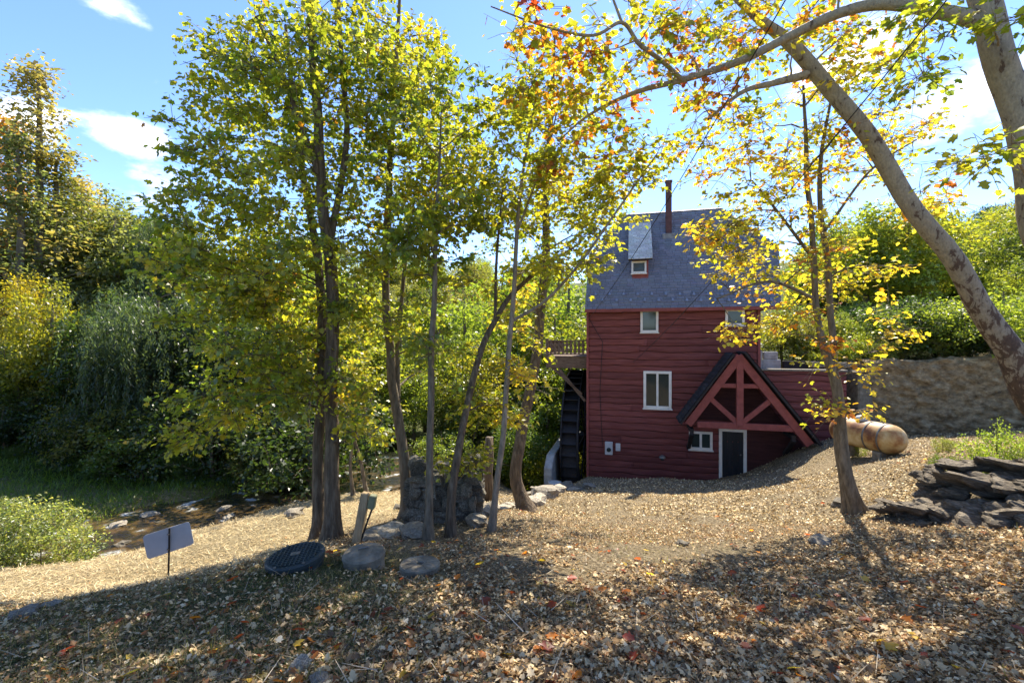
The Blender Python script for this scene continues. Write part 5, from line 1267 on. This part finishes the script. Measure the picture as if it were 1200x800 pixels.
# ------------------------------------------------------------------ ground cover
def in_house(x, y):
    rx, ry = x - HX, y - HY; u = rx * hc - ry * hs; v = rx * hs + ry * hc
    return (u > -.02) & (u < HW + 4.2) & (v > -.02)
def scatter(r, n, y0, y1, powr=1.6, margin=1.25):
    """more per square metre close by"""
    t = r.random(n); y = (y0 ** (1 - powr) + t * (y1 ** (1 - powr) - y0 ** (1 - powr))) ** (1 / (1 - powr))
    x = r.uniform(-1, 1, n) * (y * margin + 1.2)
    return x, y
def ground_normals(x, y, e=.06):
    zx = (height(x + e, y) - height(x - e, y)) / (2 * e); zy = (height(x, y + e) - height(x, y - e)) / (2 * e)
    return np.stack([-zx, -zy, np.ones_like(zx)], 1)
def litter():
    r = np.random.default_rng(55)
    x, y = scatter(r, 470000, 1.3, 17.6, .95)
    dens = .68 + 1.1 * vnoise(x, y, .7, 9) + .9 * vnoise(x, y, 2.2, 10)
    sw = straw_w(x, y); gw = grass_w(x, y)
    keep = (r.random(len(x)) < dens * (1 - .85 * sw) * (1 - .8 * gw)) & ~in_house(x, y) & (seg_dist(x, y, STREAM) > 1.6)
    d = WB - WA; n_ = np.array([-d[1], d[0]]); n_ = n_ / np.hypot(*n_) * np.sign(n_[1]); keep &= ~(((x - WA[0]) * n_[0] + (y - WA[1]) * n_[1] > -.1) & (x > 10.5))
    keep &= ~((x > 6.2) & (x < 9.5) & (y > 6.6) & (y < 7.8))
    x, y = x[keep], y[keep]; n = len(x)
    nm = ground_normals(x, y); nm /= np.linalg.norm(nm, axis=1, keepdims=True)
    nm = nm + r.normal(0, .62, (n, 3)) * np.array([1, 1, .3])
    pos = np.stack([x, y, height(x, y) + r.uniform(.004, .03, n)], 1)
    chips = y + .4 * x > 9.5           # paler chips towards the mill
    A = pick_colors(r, n, [((.42, .31, .18), 4), ((.25, .165, .09), 3.5), ((.54, .43, .27), 3), ((.13, .085, .05), 2), ((.34, .17, .08), .8), ((.62, .52, .36), 1.2)])
    B = pick_colors(r, n, [((.52, .42, .26), 4), ((.34, .25, .14), 3), ((.66, .56, .39), 2.5), ((.15, .105, .06), 2.5)])
    col = np.where(chips[:, None], B, A) * np.exp(r.normal(0, .2, (n, 1))) * np.array([1.12, 1.06, .92])
    size = r.uniform(.015, .05, n) * np.where(chips, 1.4, .95)
    h1 = r.random(n) < .16
    h1 &= y < 6
    ch = [leaf_arrays(pos[h1], nm[h1], size[h1] * 1.3, col[h1], 'maple', r), leaf_arrays(pos[~h1], nm[~h1], size[~h1], col[~h1], 'rhomb', r)]
    o = link('leaf_litter', leaf_mesh('leaf_litter', ch), M['dry']); tag(o, 'brown and tan dry leaf litter covering the slope', 'leaf litter', kind='stuff')
    # bright fresh-fallen leaves
    x, y = scatter(r, 1500, 1.6, 14, 1.5); k = ~in_house(x, y) & (r.random(len(x)) < .5 + .9 * vnoise(x, y, .7, 21)) & (straw_w(x, y) < .4); x, y = x[k], y[k]; n = len(x)
    nm = ground_normals(x, y) + r.normal(0, .35, (n, 3)) * np.array([1, 1, .2])
    pos = np.stack([x, y, height(x, y) + .035], 1)
    col = pick_colors(r, n, [((.33, .06, .02), 2), ((.42, .16, .03), 3), ((.5, .36, .06), 1.6), ((.22, .05, .025), 2)]) * np.exp(r.normal(0, .2, (n, 1)))
    o = link('fallen_leaves', leaf_mesh('fallen_leaves', [leaf_arrays(pos, nm, r.uniform(.035, .1, n), col, 'maple', r)]), M['leaf']); tag(o, 'scattered red, orange and yellow fallen leaves', 'fallen leaves', kind='stuff')
litter()
def blades(name, label, n, y0, y1, wfun, length, pal, lay, seed, width=1.0, powr=1.2):
    r = np.random.default_rng(seed); x, y = scatter(r, n, y0, y1, powr)
    k = (r.random(n) < wfun(x, y)) & ~in_house(x, y) & (seg_dist(x, y, STREAM) > 1.45); x, y = x[k], y[k]; m = len(x)
    pos = np.stack([x, y, height(x, y) - .005 + (lay > .8) * r.uniform(.01, .035, m)], 1)
    a = r.uniform(0, 6.28, m); el = r.uniform(0, 1, m) * (1 - lay) * 1.4 + r.normal(0, .08, m)
    ax = np.stack([np.cos(a) * np.cos(el), np.sin(a) * np.cos(el), np.sin(el)], 1)
    nm = np.stack([-np.cos(a) * np.sin(el), -np.sin(a) * np.sin(el), np.cos(el)], 1) + r.normal(0, .25, (m, 3))
    col = pick_colors(r, m, pal) * np.exp(r.normal(0, .2, (m, 1)))
    T_, F_ = TEMPL['blade']; TEMPL['tmp'] = (T_ * np.array([1, width, 1]), F_)
    o = link(name, leaf_mesh(name, [leaf_arrays(pos, nm, length * r.uniform(.5, 1.3, m), col, 'tmp', r, ax)]), M['dry'] if lay > .5 else M['leaf']); tag(o, label, name.replace('_', ' '), kind='stuff')
blades('straw', 'pale dry straw spread on the low bank by the sign', 110000, 4.5, 15, straw_w, .11, [((.55, .43, .23), 4), ((.42, .31, .15), 3), ((.66, .55, .33), 2), ((.25, .18, .09), 1)], .85, 61, 1.3, .6)
blades('near_grass', 'thin grass growing through the leaves on the near slope', 150000, 1.4, 8, lambda x, y: np.clip(grass_w(x, y) * (.9 + vnoise(x, y, .9, 31)) + .16 * (vnoise(x, y, .6, 33) > .12), 0, 1) * (1 - straw_w(x, y)), .085, [((.08, .105, .02), 4), ((.16, .16, .05), 3), ((.33, .28, .12), 2.5)], .35, 62, 1.0)
blades('twig_litter', 'dry stems and twigs lying among the leaves', 5000, 1.4, 12, lambda x, y: np.full_like(x, .8), .22, [((.14, .1, .065), 2), ((.3, .24, .16), 2), ((.45, .38, .27), 1)], .97, 64, .5)
blades('dry_grass', 'fine dead grass and stems matted over the slope', 190000, 1.3, 13, lambda x, y: np.clip(.75 + .8 * vnoise(x, y, 1.1, 41), 0, 1) * (1 - straw_w(x, y)), .07, [((.3, .23, .13), 4), ((.16, .115, .065), 3), ((.46, .37, .22), 2.5), ((.09, .065, .04), 1.5), ((.2, .2, .08), 1)], .8, 66, 1.0, 1.25)
blades('bank_grass', 'bright green grass along the far bank of the stream', 240000, 9, 19, lambda x, y: smooth01((y - np.interp(x, STREAM[:, 0], STREAM[:, 1]) - 1.3) / .4) * smooth01((-x - 1.5) / 1.5), .2, [((.14, .22, .025), 4), ((.2, .26, .035), 2), ((.08, .13, .02), 2)], .25, 63, 1.6, .3)
